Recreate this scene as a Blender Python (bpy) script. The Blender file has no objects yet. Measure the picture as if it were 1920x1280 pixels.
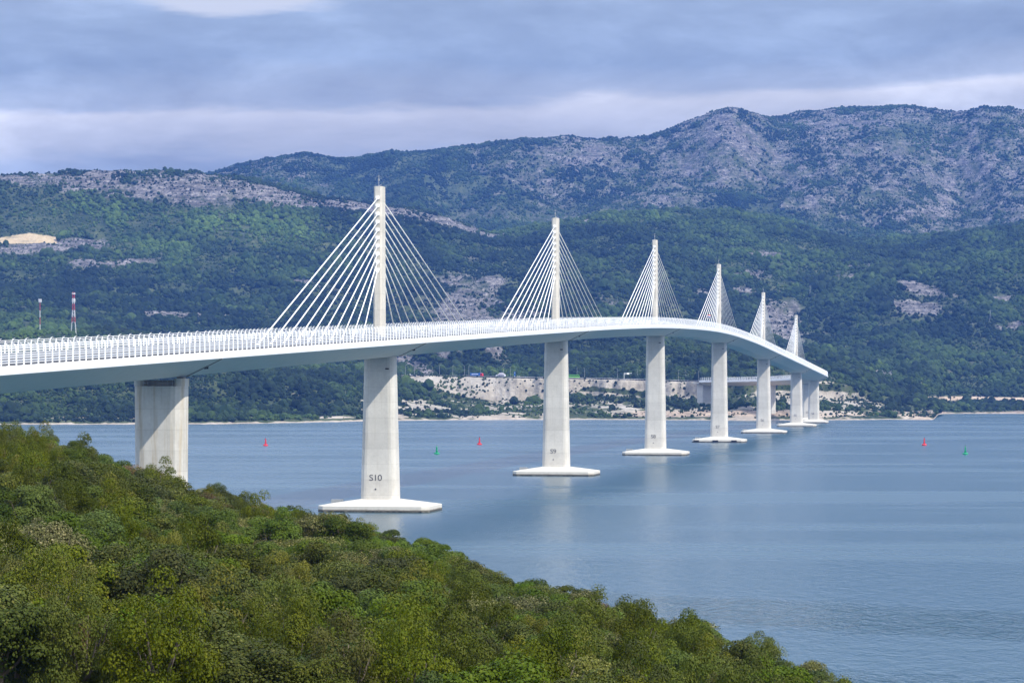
import bpy, bmesh, math, random
import numpy as np
from mathutils import Vector, Matrix
random.seed(7)
RNG = np.random.default_rng(11)
scene = bpy.context.scene
COL = scene.collection
FOC, CAMH, HOR = 5252.0, 33.0, 718.0     # focal length in photo pixels, eye height above the sea, horizon row

# ---------------------------------------------------------------- camera
cam = bpy.data.cameras.new('camera')
cam.sensor_width = 36.0
cam.lens = FOC / 1920.0 * 36.0
cam.shift_y = (HOR - 640.0) / 1920.0
cam.clip_start = 1.0
cam.clip_end = 60000.0
cam_ob = bpy.data.objects.new('camera', cam)
COL.objects.link(cam_ob)
cam_ob.location = (0, 0, CAMH)
cam_ob.rotation_euler = (math.radians(90), 0, 0)
scene.camera = cam_ob
scene.view_settings.view_transform = 'Standard'
scene.view_settings.look = 'None'
scene.view_settings.gamma = 1.0
scene.view_settings.exposure = 0.36
scene.cycles.max_bounces = 6
scene.cycles.diffuse_bounces = 2
scene.cycles.glossy_bounces = 2
scene.cycles.volume_bounces = 0
scene.cycles.transparent_max_bounces = 8

# ---------------------------------------------------------------- sun and sky
UX, UY = 0.1758, 0.9846                    # direction of the straight part of the bridge
SUN_EL = math.radians(45.5)
SUN_PHI = math.radians(32)                 # sun stands to the right and a little behind the camera
hx = UY * math.cos(SUN_PHI) - UX * math.sin(SUN_PHI)
hy = -UX * math.cos(SUN_PHI) - UY * math.sin(SUN_PHI)
sun_dir = Vector((hx * math.cos(SUN_EL), hy * math.cos(SUN_EL), math.sin(SUN_EL)))
sl = bpy.data.lights.new('sun', 'SUN')
sl.energy = 4.2
sl.angle = math.radians(0.6)
sl.color = (1.0, 0.94, 0.84)
so = bpy.data.objects.new('sun', sl)
COL.objects.link(so)
so.rotation_euler = sun_dir.to_track_quat('Z', 'Y').to_euler()
so.location = (300, -300, 500)

world = bpy.data.worlds.new('World')
scene.world = world
world.use_nodes = True
wn, wl = world.node_tree.nodes, world.node_tree.links
wn.clear()


class NT:
    """tiny node-graph writer"""
    def __init__(s, nt):
        s.n, s.l = nt.nodes, nt.links

    def put(s, sock, v):
        if hasattr(v, 'is_output') or isinstance(v, bpy.types.NodeSocket):
            s.l.new(v, sock)
        else:
            sock.default_value = v

    def math(s, op, a, b=0.0, c=None, clamp=False):
        m = s.n.new('ShaderNodeMath'); m.operation = op; m.use_clamp = clamp
        s.put(m.inputs[0], a); s.put(m.inputs[1], b)
        if c is not None: s.put(m.inputs[2], c)
        return m.outputs[0]

    def vmath(s, op, a, b=(0, 0, 0)):
        m = s.n.new('ShaderNodeVectorMath'); m.operation = op
        s.put(m.inputs[0], a); s.put(m.inputs[1], b)
        return m.outputs[0]

    def noise(s, vec, scale, detail=3.0, rough=0.55, dist=0.0):
        m = s.n.new('ShaderNodeTexNoise')
        if vec is not None: s.l.new(vec, m.inputs['Vector'])
        m.inputs['Scale'].default_value = scale
        m.inputs['Detail'].default_value = detail
        m.inputs['Roughness'].default_value = rough
        m.inputs['Distortion'].default_value = dist
        return m.outputs['Fac']

    def ramp(s, fac, stops, interp='LINEAR'):
        r = s.n.new('ShaderNodeValToRGB')
        r.color_ramp.interpolation = interp
        e = r.color_ramp.elements
        while len(e) < len(stops): e.new(0.5)
        for k, (p, c) in enumerate(stops):
            e[k].position = p
            e[k].color = c if len(c) == 4 else (*c, 1)
        s.put(r.inputs[0], fac)
        return r.outputs[0]

    def gray(s, fac, stops, interp='LINEAR'):
        return s.ramp(fac, [(p, (v, v, v, 1)) for p, v in stops], interp)

    def mix(s, fac, a, b, mode='MIX'):
        m = s.n.new('ShaderNodeMix'); m.data_type = 'RGBA'; m.blend_type = mode
        s.put(m.inputs[0], fac)
        s.put(m.inputs[6], a if not isinstance(a, tuple) or len(a) == 4 else (*a, 1))
        s.put(m.inputs[7], b if not isinstance(b, tuple) or len(b) == 4 else (*b, 1))
        return m.outputs[2]

    def mapping(s, vec, scale=(1, 1, 1), rot=(0, 0, 0), loc=(0, 0, 0)):
        m = s.n.new('ShaderNodeMapping')
        s.l.new(vec, m.inputs['Vector'])
        m.inputs['Scale'].default_value = scale
        m.inputs['Rotation'].default_value = rot
        m.inputs['Location'].default_value = loc
        return m.outputs[0]

    def new(s, t): return s.n.new(t)


w = NT(world.node_tree)
sky = wn.new('ShaderNodeTexSky')
sky.sky_type = 'NISHITA'
sky.sun_disc = False
sky.sun_elevation = SUN_EL
sky.sun_rotation = math.atan2(sun_dir.x, sun_dir.y)
sky.air_density = 1.3; sky.dust_density = 1.5; sky.ozone_density = 2.0
tc = wn.new('ShaderNodeTexCoord')
sep = wn.new('ShaderNodeSeparateXYZ')
wl.new(tc.outputs['Generated'], sep.inputs[0])
dirv = tc.outputs['Generated']
# cloud layer: long flat banks low over the hills, broken cloud higher up
warp = w.noise(w.mapping(dirv, (5, 5, 26), loc=(3.1, 0.4, 0)), 1.0, 5.0, 0.55)
warp2 = w.noise(w.mapping(dirv, (14, 14, 90), loc=(0.3, 1.7, 0)), 1.0, 6.0, 0.6)
elev = w.math('ADD', sep.outputs[2], w.math('MULTIPLY', w.math('SUBTRACT', warp, 0.5), 0.026))
elev = w.math('ADD', elev, w.math('MULTIPLY', w.math('SUBTRACT', warp2, 0.5), 0.012))
elev = w.math('SUBTRACT', elev, w.math('MULTIPLY', sep.outputs[0], 0.046))
band = w.ramp(w.math('MULTIPLY', elev, 4.0), [
    (0.00, (0.36, 0.41, 0.52)), (0.30, (0.30, 0.37, 0.50)), (0.330, (0.36, 0.41, 0.51)), (0.350, (0.52, 0.54, 0.59)),
    (0.397, (0.68, 0.68, 0.70)), (0.412, (0.43, 0.475, 0.55)), (0.46, (0.305, 0.375, 0.485)),
    (0.53, (0.335, 0.41, 0.525)), (0.60, (0.42, 0.49, 0.62)), (0.72, (0.78, 0.89, 1.10)), (1.0, (1.10, 1.25, 1.55))])
soft = w.noise(w.mapping(dirv, (9, 9, 30), loc=(1.3, 5.2, 0.7)), 1.0, 8.0, 0.58, 0.25)
soft = w.gray(soft, [(0.34, 0.76), (0.50, 0.98), (0.64, 1.34)])
cloudcol = w.mix(1.0, band, soft, 'MULTIPLY')
# a brighter heap of cloud high to the left
sx = w.math('DIVIDE', w.math('SUBTRACT', sep.outputs[0], -0.105), 0.055)
sz = w.math('DIVIDE', w.math('SUBTRACT', sep.outputs[2], 0.141), 0.012)
heap = w.math('ADD', w.math('MULTIPLY', sx, sx), w.math('MULTIPLY', sz, sz))
heap = w.math('ADD', heap, w.math('MULTIPLY', w.math('SUBTRACT', warp2, 0.5), 2.2))
heap = w.gray(heap, [(0.30, 0.92), (0.95, 0.0)], 'EASE')
cloudcol = w.mix(heap, cloudcol, (0.62, 0.64, 0.68, 1))
bg1 = wn.new('ShaderNodeBackground'); wl.new(sky.outputs[0], bg1.inputs[0]); bg1.inputs[1].default_value = 0.12
bg2 = wn.new('ShaderNodeBackground'); wl.new(cloudcol, bg2.inputs[0]); bg2.inputs[1].default_value = 1.0
cover = w.gray(w.noise(w.mapping(dirv, (2.2, 2.2, 5), loc=(0.6, 0, 0)), 1.0, 5.0, 0.6), [(0.40, 0.62), (0.55, 0.95)])
low = w.gray(sep.outputs[2], [(0.16, 1.0), (0.34, 0.0)])
cover = w.math('MAXIMUM', cover, low)
ms = wn.new('ShaderNodeMixShader')
wl.new(cover, ms.inputs[0]); wl.new(bg1.outputs[0], ms.inputs[1]); wl.new(bg2.outputs[0], ms.inputs[2])
wo = wn.new('ShaderNodeOutputWorld'); wl.new(ms.outputs[0], wo.inputs[0])


# ---------------------------------------------------------------- helpers
def mat(name, color=(0.5, 0.5, 0.5), rough=0.6, metal=0.0, build=None, spec=0.4):
    m = bpy.data.materials.new(name)
    m.use_nodes = True
    nt = m.node_tree
    b = nt.nodes['Principled BSDF']
    b.inputs['Base Color'].default_value = (*color, 1)
    b.inputs['Roughness'].default_value = rough
    b.inputs['Metallic'].default_value = metal
    b.inputs['Specular IOR Level'].default_value = spec
    if build: build(NT(nt), b)
    return m


def tag(o, label=None, cat=None, group=None, kind=None):
    if label: o['label'] = label
    if cat: o['category'] = cat
    if group: o['group'] = group
    if kind: o['kind'] = kind
    return o


def thing(name, label, cat, loc=(0, 0, 0), rz=0.0, group=None):
    o = bpy.data.objects.new(name, None)
    o.empty_display_size = 1
    COL.objects.link(o)
    o.location = loc; o.rotation_euler = (0, 0, rz)
    return tag(o, label, cat, group)


def meshob(name, verts, faces, material, parent=None, smooth=False):
    me = bpy.data.meshes.new(name)
    me.from_pydata([tuple(v) for v in verts], [], faces)
    me.validate()
    if smooth:
        me.polygons.foreach_set('use_smooth', [True] * len(me.polygons))
    if material: me.materials.append(material)
    o = bpy.data.objects.new(name, me)
    COL.objects.link(o)
    if parent: o.parent = parent
    return o


class MB:
    """collects boxes, bars and prisms into one mesh"""
    def __init__(s): s.v = []; s.f = []

    def add(s, vs, fs):
        b = len(s.v); s.v += [tuple(v) for v in vs]; s.f += [tuple(i + b for i in f) for f in fs]
        return s

    def box(s, c, d, rz=0.0):
        cx, cy, cz = c; a, b, h = d[0] / 2, d[1] / 2, d[2] / 2
        co, si = math.cos(rz), math.sin(rz)
        vs = []
        for z in (-h, h):
            for x, y in ((-a, -b), (a, -b), (a, b), (-a, b)):
                vs.append((cx + x * co - y * si, cy + x * si + y * co, cz + z))
        return s.add(vs, [(3, 2, 1, 0), (4, 5, 6, 7), (0, 1, 5, 4), (1, 2, 6, 5), (2, 3, 7, 6), (3, 0, 4, 7)])

    def bar(s, p, q, r, n=6, r2=None):
        p, q = Vector(p), Vector(q)
        r2 = r if r2 is None else r2
        z = (q - p).normalized()
        x = z.orthogonal().normalized(); y = z.cross(x)
        vs = []
        for c, rr in ((p, r), (q, r2)):
            for k in range(n):
                a = 2 * math.pi * k / n
                vs.append(c + x * math.cos(a) * rr + y * math.sin(a) * rr)
        fs = [(k, (k + 1) % n, n + (k + 1) % n, n + k) for k in range(n)]
        fs += [tuple(range(n - 1, -1, -1)), tuple(range(n, 2 * n))]
        return s.add(vs, fs)

    def lathe(s, prof, n=16, c=(0, 0, 0)):
        vs = []
        for r, z in prof:
            for k in range(n):
                a = 2 * math.pi * k / n
                vs.append((c[0] + r * math.cos(a), c[1] + r * math.sin(a), c[2] + z))
        fs = []
        for j in range(len(prof) - 1):
            for k in range(n):
                fs.append((j * n + k, j * n + (k + 1) % n, (j + 1) * n + (k + 1) % n, (j + 1) * n + k))
        fs += [tuple(range(n - 1, -1, -1)), tuple(range((len(prof) - 1) * n, len(prof) * n))]
        return s.add(vs, fs)

    def prism(s, rings):
        n = len(rings[0]); b = []
        for r in rings: b += r
        fs = []
        for j in range(len(rings) - 1):
            for k in range(n):
                fs.append((j * n + k, j * n + (k + 1) % n, (j + 1) * n + (k + 1) % n, (j + 1) * n + k))
        fs += [tuple(range(n - 1, -1, -1)), tuple(range((len(rings) - 1) * n, len(rings) * n))]
        return s.add(b, fs)

    def build(s, name, m, parent=None, smooth=False):
        return meshob(name, s.v, s.f, m, parent, smooth)


def hash2(ix, iy, seed):
    n = (ix.astype(np.int64) * 374761393 + iy.astype(np.int64) * 668265263 + seed * 1442695041) & 0xFFFFFFFF
    n = ((n ^ (n >> 13)) * 1274126177) & 0xFFFFFFFF
    n = (n ^ (n >> 16)) & 0xFFFFFFFF
    return n / 4294967295.0


def vnoise(x, y, seed=0):
    ix, iy = np.floor(x), np.floor(y)
    fx, fy = x - ix, y - iy
    fx = fx * fx * fx * (fx * (fx * 6 - 15) + 10); fy = fy * fy * fy * (fy * (fy * 6 - 15) + 10)
    a = hash2(ix, iy, seed); b = hash2(ix + 1, iy, seed)
    c = hash2(ix, iy + 1, seed); d = hash2(ix + 1, iy + 1, seed)
    return (a + (b - a) * fx) * (1 - fy) + (c + (d - c) * fx) * fy


def fbm(x, y, oct=5, seed=0, gain=0.5):
    t = 0.0; a = 1.0; n = 0.0
    for k in range(oct):
        t = t + a * (vnoise(x, y, seed + k * 17) - 0.5); n += a
        a *= gain; x, y = x * 2.03 + 5.1, y * 2.03 + 1.7
    return t / n * 2.0       # about -1..1


def ridged(x, y, oct=5, seed=0, gain=0.5):
    t = 0.0; a = 1.0; n = 0.0
    for k in range(oct):
        t = t + a * (1 - np.abs(2 * vnoise(x, y, seed + k * 13) - 1)); n += a
        a *= gain; x, y = x * 2.07 + 3.3, y * 2.07 + 9.1
    return t / n


def pt(px, py, Y):
    """the place at forward distance Y that a surveyor at the camera would sight at photo pixel px, py"""
    return Vector(((px - 960) / FOC * Y, Y, CAMH + (HOR - py) / FOC * Y))


# ---------------------------------------------------------------- far shore, hills and mountains
XS = np.linspace(-360, 2280, 960)


def line(pts, sm=14):
    p = np.array(pts, float)
    v = np.interp(XS, p[:, 0], p[:, 1])
    if sm:
        k = int(sm / (XS[1] - XS[0])) * 2 + 1
        ker = np.hanning(k + 2)[1:-1]; ker /= ker.sum()
        v = np.convolve(np.pad(v, k // 2, mode='edge'), ker, 'valid')
    return v


def zpx(py, Y): return CAMH + (HOR - py) / FOC * Y


shore_py = line([(-360, 799), (0, 796), (200, 795.5), (400, 795), (520, 793), (640, 790.5), (760, 788), (960, 787), (1100, 786.5),
                 (1250, 787), (1400, 788.5), (1560, 787.5), (1660, 786.5), (1748, 786.5), (1752, 786), (1758, 777), (1770, 775.2), (2280, 775)], 4)
Y0 = CAMH * FOC / (shore_py - HOR)
Y0 = Y0 + 14 * fbm(XS / 30.0, XS * 0 + 3.0, 4, 5)
right = np.interp(XS, [1690, 1765], [0, 1])           # right of the cape the land starts at the inner bay
L = []                                                 # (distance, height, roughness amplitude)
L.append((Y0 - 60, 0 * XS - 7, 0))
L.append((Y0, 0 * XS - 0.3, 0.1))
L.append((Y0 + 16, 0 * XS + 2.4, 0.5))
py = line([(-360, 770), (0, 768), (300, 766), (420, 775), (560, 780), (640, 770), (700, 765), (800, 770), (900, 772), (1000, 765), (1200, 764), (1420, 766), (1500, 770),
           (1560, 766), (1640, 767), (1700, 774), (1745, 783), (1765, 770), (1830, 764), (1920, 763), (2280, 762)])
Yb = Y0 + 110 - 60 * right
L.append((Yb, np.maximum(zpx(py, Yb), 3.0), 2.0))
py = line([(-360, 700), (0, 700), (300, 705), (500, 728), (640, 730), (700, 726), (760, 738), (850, 752), (960, 752), (1050, 745), (1120, 742), (1300, 741), (1420, 738), (1500, 745),
           (1560, 748), (1640, 750), (1700, 760), (1745, 774), (1765, 757), (1830, 757), (1920, 757), (2280, 757)])
Yc = Y0 + 230 - 100 * right
L.append((Yc, zpx(py, Yc), 3.0))
Yr = line([(-360, 2560), (0, 2580), (300, 2640), (500, 2760), (640, 2860), (750, 2840), (900, 2790), (1100, 2690), (1250, 2612), (1330, 2600), (1450, 2630),
           (1550, 2660), (1650, 2720), (1700, 2800), (1745, 2900), (1790, 3150), (2280, 3150)])
pyr = line([(-360, 640), (0, 634), (60, 627), (130, 625), (210, 629), (330, 645), (450, 672), (560, 694), (640, 702), (750, 704.5), (900, 707), (1100, 710),
            (1330, 715), (1440, 718), (1500, 716), (1550, 714), (1590, 722), (1650, 740), (1700, 753), (1745, 760), (1775, 759), (1850, 758), (1920, 759), (2280, 760)])
L.append((Yr, zpx(pyr, Yr), 1.0))
Yr2 = Yr + 34
L.append((Yr2, zpx(pyr, Yr2) - 0.4, 0.6))
py = line([(-360, 650), (0, 645), (200, 640), (400, 668), (560, 680), (700, 690), (900, 694), (1100, 694), (1300, 694), (1500, 695), (1600, 706), (1660, 728), (1700, 738), (1760, 738), (1920, 738), (2280, 740)])
Yd = Yr + 190 - 110 * np.interp(XS, [1640, 1720], [0, 1])
L.append((Yd, zpx(py, Yd), 5))
py = line([(-360, 540), (0, 545), (200, 560), (400, 580), (600, 600), (760, 600), (860, 585), (960, 610), (1100, 590), (1300, 600), (1500, 615), (1700, 620), (1920, 610), (2280, 600)], 40)
Ye = Yr * 0 + 3560
L.append((Ye, zpx(py, Ye), 22))
py = line([(-360, 440), (0, 447), (200, 452), (400, 455), (600, 470), (800, 490), (1000, 505), (1200, 480), (1400, 480), (1600, 510), (1800, 500), (1920, 480), (2280, 460)], 50)
Yf = Yr * 0 + 3960
L.append((Yf, zpx(py, Yf), 16))
pyA = line([(-360, 338), (-100, 330), (0, 331), (100, 323), (200, 321), (320, 324), (400, 331), (470, 340), (540, 357), (610, 372), (700, 384), (780, 393), (860, 415),
            (925, 442), (970, 434), (1010, 424), (1100, 411), (1200, 402), (1300, 399), (1380, 400), (1450, 413), (1520, 438), (1600, 455), (1680, 448), (1740, 447),
            (1830, 435), (1920, 424), (2050, 410), (2280, 390)], 20)
YA = line([(-360, 4300), (600, 4350), (900, 4450), (1300, 4600), (1700, 4650), (2280, 4500)])
L.append((YA, zpx(pyA, YA), 4))
L.append((YA + 330, zpx(pyA, YA) - np.interp(XS, [0, 900, 1600, 1900], [60, 45, 22, 20]), 14))
py = line([(-360, 420), (300, 400), (500, 372), (700, 372), (900, 372), (1050, 368), (1200, 360), (1350, 352), (1450, 390), (1550, 352), (1700, 345), (1800, 390), (1920, 345), (2280, 330)], 40)
Yg = YA * 0 + 5550
L.append((Yg, zpx(py, Yg), 46))
pyB = line([(-360, 360), (0, 350), (380, 334), (430, 318), (500, 303), (535, 297), (575, 291), (625, 300), (680, 298), (720, 291), (800, 287), (900, 276), (980, 268),
            (1060, 261), (1110, 267), (1160, 269), (1210, 265), (1250, 251), (1300, 230), (1340, 212), (1375, 204), (1420, 216), (1455, 223), (1510, 211), (1600, 206),
            (1700, 209), (1780, 215), (1815, 214), (1845, 206), (1880, 207), (1920, 214), (2050, 228), (2280, 240)], 8)
YB = line([(-360, 6300), (600, 6250), (1100, 6200), (1300, 6400), (1375, 6100), (1500, 6700), (1700, 6600), (1850, 6200), (2280, 6400)], 60)
L.append((YB, zpx(pyB, YB), 7))
L.append((YB + 500, zpx(pyB, YB) - 90, 25))

segs = [4, 8, 40, 44, 70, 8, 50, 120, 95, 90, 40, 130, 150, 16]
Ks = len(L)
YK = np.array([l[0] for l in L]); ZK = np.array([l[1] for l in L]); AK = [l[2] for l in L]
for k in range(1, Ks):
    YK[k] = np.maximum(YK[k], YK[k - 1] + 12)
h = np.diff(YK, axis=0); dl = np.diff(ZK, axis=0) / h
M = np.zeros_like(ZK)
M[1:-1] = np.where(dl[:-1] * dl[1:] > 0, 2 * dl[:-1] * dl[1:] / (dl[:-1] + dl[1:] + 1e-9), 0)
M[0], M[-1] = dl[0], dl[-1]
rowsY, rowsZ, rowsA = [], [], []
for k in range(Ks - 1):
    n = segs[k]
    for j in range(n + (1 if k == Ks - 2 else 0)):
        t = j / n
        h00 = 2 * t**3 - 3 * t**2 + 1; h10 = t**3 - 2 * t**2 + t; h01 = -2 * t**3 + 3 * t**2; h11 = t**3 - t**2
        rowsY.append(YK[k] + h[k] * t)
        rowsZ.append(h00 * ZK[k] + h10 * h[k] * M[k] + h01 * ZK[k + 1] + h11 * h[k] * M[k + 1])
        sm = t * t * (3 - 2 * t)
        rowsA.append(AK[k] * (1 - sm) + AK[k + 1] * sm)
GY = np.array(rowsY); GZ = np.array(rowsZ); GA = np.array(rowsA)[:, None] * np.ones((1, len(XS)))
NR, NC = GY.shape
GX = (XS[None, :] - 960) / FOC * GY
# spurs and gullies running down slope, then small knolls and rough ground
gul = ridged(GX / 330.0 + 0.25 * fbm(GX / 500, GY / 700, 3, 3), GY / 1100.0, 4, 21) - 0.62
GZ = GZ + GA * 2.0 * gul
GZ = GZ + np.minimum(GA, 12) * 0.55 * fbm(GX / 90.0, GY / 130.0, 4, 41)
GZ = GZ + np.minimum(GA, 4) * 0.5 * fbm(GX / 16.0, GY / 24.0, 3, 77)


def proj(X, Y, Z): return 960 + FOC * X / Y, HOR - FOC * (Z - CAMH) / Y


# the bare knob above the road, a rounded limestone shoulder
kx, ky = (872 - 960) / FOC * 3120, 3120.0
GZ = GZ + 46 * np.exp(-(((GX - kx) / 44) ** 2 + ((GY - ky) / 75) ** 2) ** 1.6)
kx2, ky2 = (985 - 960) / FOC * 3300, 3300.0
GZ = GZ + 30 * np.exp(-(((GX - kx2) / 60) ** 2 + ((GY - ky2) / 90) ** 2) ** 1.6)
PX, PY = proj(GX, GY, GZ)


def blob(cx, cy, rx, ry, ang=0.0, p=1.0):
    a = math.radians(ang); dx = PX - cx; dy = PY - cy
    u = (dx * math.cos(a) + dy * math.sin(a)) / rx; v = (-dx * math.sin(a) + dy * math.cos(a)) / ry
    return np.exp(-(u * u + v * v) ** p)


rows_idx = np.cumsum([0] + segs)
rk = np.zeros((NR, NC))
nz1 = fbm(GX / 70.0, GY / 100.0, 5, 90, 0.6)
nz2 = fbm(GX / 20.0, GY / 34.0, 4, 130, 0.6)
rk += 0.17
on_B = (np.arange(NR)[:, None] >= rows_idx[11])
# depth below each crest, in photo pixels
dA = PY - pyA[None, :]; dB = PY - pyB[None, :]
nearA = (~on_B) & (np.arange(NR)[:, None] > rows_idx[7])
tA = np.interp(XS, [-360, 0, 60, 200, 330, 430, 520, 620, 760, 900, 935, 960, 2280], [6, 8, 26, 46, 55, 48, 34, 18, 19, 12, 3, 0, 0])[None, :]
bandA = np.clip(1.35 - np.abs(dA - tA * 0.5) / np.maximum(tA * 0.62, 0.6), 0, 1) * (tA > 1) * nearA
rk = rk + 0.62 * bandA
bB = np.interp(XS, [0, 400, 560, 640, 800, 900, 1050, 1180, 1300, 1450, 1600, 1920], [0.40, 0.44, 0.40, 0.18, 0.24, 0.36, 0.42, 0.38, 0.48, 0.50, 0.46, 0.50])[None, :]
bB = bB * np.interp(PY, [205, 330, 430, 520], [1.0, 1.0, 0.72, 0.5])
bB = 0.43 + 0.9 * (bB - 0.36)
rk = np.where(on_B, bB, rk)
if True:
    far = on_B
    for (cx, cy, rx, ry, a, v) in [(1130, 300, 80, 22, 15, .2), (1370, 250, 60, 40, 20, .22), (1290, 330, 70, 30, 10, .10), (1500, 360, 60, 12, 38, .3), (1250, 375, 80, 18, 0, .25),
                                   (560, 330, 120, 9, -12, .25), (1700, 400, 50, 10, -10, .3), (1760, 395, 14, 40, 20, .3), (1600, 230, 90, 14, 0, .25), (900, 310, 50, 10, 0, .2),
                                   (1480, 420, 160, 26, 15, -.30), (620, 320, 70, 16, -12, -.25), (1380, 370, 60, 22, 10, -.22), (1450, 240, 20, 30, 30, -.15), (1700, 250, 60, 16, -8, -.3), (760, 330, 80, 30, -10, -.2),
                                   (830, 340, 120, 30, 0, -.12)]:
        rk = rk + np.where(far, v * blob(cx, cy, rx, ry, a), 0)
    for (cx, cy, rx, ry, a, v) in [(872, 590, 62, 58, 35, .95), (985, 590, 48, 40, 0, .4), (60, 466, 110, 10, -4, .8), (170, 460, 40, 7, 4, .7), (150, 494, 70, 8, 2, .7), (230, 494, 60, 7, -6, .6),
                                   (1000, 417, 120, 5, -6, .7), (1120, 416, 60, 5, 0, .5), (1430, 478, 30, 7, 0, .8), (1405, 515, 45, 7, 0, .6), (1610, 500, 60, 9, 12, .4), (1600, 520, 25, 8, 0, .5),
                                   (1725, 540, 55, 8, 14, .9), (1718, 577, 45, 12, 10, .9), (1895, 610, 30, 12, 0, .8), (1460, 590, 40, 30, 0, .5), (1470, 620, 24, 20, 0, .6), (1385, 545, 30, 7, 0, .7),
                                   (1320, 545, 16, 12, 0, .6), (1880, 560, 30, 6, -10, .5), (1120, 560, 60, 24, 0, .3), (870, 480, 40, 12, 10, .45), (930, 525, 30, 10, 0, .4), (620, 540, 110, 8, 12, .35),
                                   (770, 682, 60, 12, 42, .9), (740, 672, 40, 7, 15, .7), (810, 698, 26, 7, 0, .8), (925, 658, 30, 14, 35, .6), (830, 665, 26, 10, 45, .6), (300, 590, 50, 5, 5, .5), (400, 590, 80, 6, 0, .4),
                                   (1560, 640, 300, 50, 0, .10), (1650, 700, 200, 16, 0, .16), (660, 695, 40, 5, 0, .7), (700, 470, 50, 8, 0, .3), (1100, 640, 30, 6, 0, .3)]:
        rk = rk + np.where(~far, v * blob(cx, cy, rx, ry, a), 0)
    # woods thick and clean of rock
    for (cx, cy, rx, ry, a, v) in [(150, 540, 260, 26, 0, .2), (700, 440, 110, 30, 15, .25), (300, 430, 200, 40, 0, .15), (1250, 450, 160, 35, 0, .2), (1150, 660, 160, 30, 0, .16), (1080, 500, 110, 30, 0, .2), (1600, 480, 60, 16, 0, .2), (1850, 470, 90, 25, 0, .2)]:
        rk = rk - np.where(~far, v * blob(cx, cy, rx, ry, a), 0)
# beach, cut banks and cleared ground
sand = np.zeros((NR, NC))
dsh = GY - Y0[None, :]
sand += np.clip(1.0 - np.maximum(dsh - 2, 0) / (10.0 + 9 * fbm(XS / 25.0, XS * 0, 4, 9))[None, :], 0, 1)
bank = ((PX > 740) & (PX < 1345)).astype(float) * np.interp(PX, [740, 760, 1330, 1350], [0, 1, 1, 0])
topy = np.interp(PX, [740, 1330], [705, 715]); boty = np.interp(PX, [740, 800, 880, 930, 1060, 1090, 1130, 1250, 1300, 1345], [716, 726, 745, 752, 748, 728, 720, 730, 744, 742])
sand = np.maximum(sand, bank * np.clip((boty - PY) / 3.0 + 0.5, 0, 1) * np.clip((PY - topy + 3) / 1.5, 0, 1) * (np.arange(NR)[:, None] < rows_idx[6]))
pat = np.clip(0.5 + 1.4 * fbm(GX / 34.0, GY / 40.0, 4, 720, 0.6), 0, 1) * np.interp(PX, [560, 680, 1620, 1720], [0, 1, 1, 0.3]) * np.clip((PY - np.interp(PX, [0, 1330, 1420, 1920], [744, 744, 726, 735])) / 8.0, 0, 1) * (GY < 2760)
sand = np.maximum(sand, 0.80 * pat * np.interp(PX, [1060, 1100, 1340, 1400], [1, 0.75, 0.75, 1]))
for (cx, cy, rx, ry, a, v) in [(1150, 757, 30, 2.6, 12, 1.0), (1230, 730, 130, 7, 4, 0.9), (1300, 742, 60, 6, 3, 0.95), (1120, 738, 60, 4, 3, 0.9), (790, 766, 90, 6, 2, .75), (880, 770, 70, 4, 0, .6), (960, 752, 40, 4, -3, .7), (620, 782, 70, 3.5, 0, .7), (690, 768, 30, 3, 0, .6),
                               (470, 768, 40, 3, 0, .6), (1590, 762, 45, 5, -8, .75), (1640, 758, 20, 4, -15, .7), (1560, 775, 30, 8, 0, .8), (1700, 780, 18, 7, 0, .8), (1730, 784, 26, 4, 8, 1.0),
                               (1440, 768, 60, 7, 0, .5), (1180, 742, 60, 4, 3, .6), (1400, 758, 30, 8, 0, .35), (1550, 717, 18, 3.5, 0, .9), (300, 783, 320, 3, 0, .55), (560, 740, 30, 8, 20, .4), (500, 762, 60, 6, 0, .4)]:
    sand = np.maximum(sand, np.where(np.arange(NR)[:, None] <= rows_idx[7], v * blob(cx, cy, rx, ry, a, 1.3), 0))
strip = np.interp(PX, [1660, 1690, 2300], [0, 1, 1]) * np.exp(-((PY - np.interp(PX, [1660, 1800, 1920], [749, 746.5, 749])) / 4.6) ** 4) * (np.arange(NR)[:, None] >= rows_idx[5])
sand = np.maximum(sand, strip)
cliff = np.interp(PX, [1150, 1210, 1440, 1540], [0, 1, 1, 0.4]) * np.exp(-((PY - 775.5) / 5.5) ** 4) * (np.arange(NR)[:, None] < rows_idx[4])
rk = rk + 0.9 * cliff
warm = np.clip(cliff + strip + 0.5 * blob(1730, 784, 40, 8) + 0.3 * (dsh < 60), 0, 1)
gold = np.clip((18.5 - np.abs(PX - 40) * 0.0 - np.abs(PY - 447) * 1.7 - 0) / 4, 0, 1) * (PX < 107) * (PX > -90) * (PY > 437 + np.abs(PX - 55) * 0.16) * (PY < 457) * nearA
gold = np.clip(gold * (0.9 + 0.9 * fbm(GX / 14.0, GY / 20.0, 4, 808, 0.6)) * 1.3, 0, 0.92)
gold = np.where((np.arange(NR)[:, None] > rows_idx[7]) & (~on_B), gold, 0)
nz3 = fbm(GX / 9.0, GY / 15.0, 3, 170, 0.7)
rocky = np.clip((rk + np.where(on_B, 0.22, 0.40) * nz1 * (0.35 + rk) + np.where(on_B, 0.50, 0.42) * nz2 * (0.3 + rk) + 0.30 * nz3 * (0.2 + rk) - 0.32) * np.where(on_B, 2.2, 3.0), 0, 1)
rocky = np.where(gold > 0.3, 0, rocky)
GZ = GZ + rocky * (np.minimum(GA + 1.5, 6)) * 0.5 * (ridged(GX / 26.0, GY / 40.0, 4, 300) - 0.5) * 2
sandy = np.clip(sand + 0.25 * nz2 * (sand > 0.02) * (sand < 0.98), 0, 1)
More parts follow.
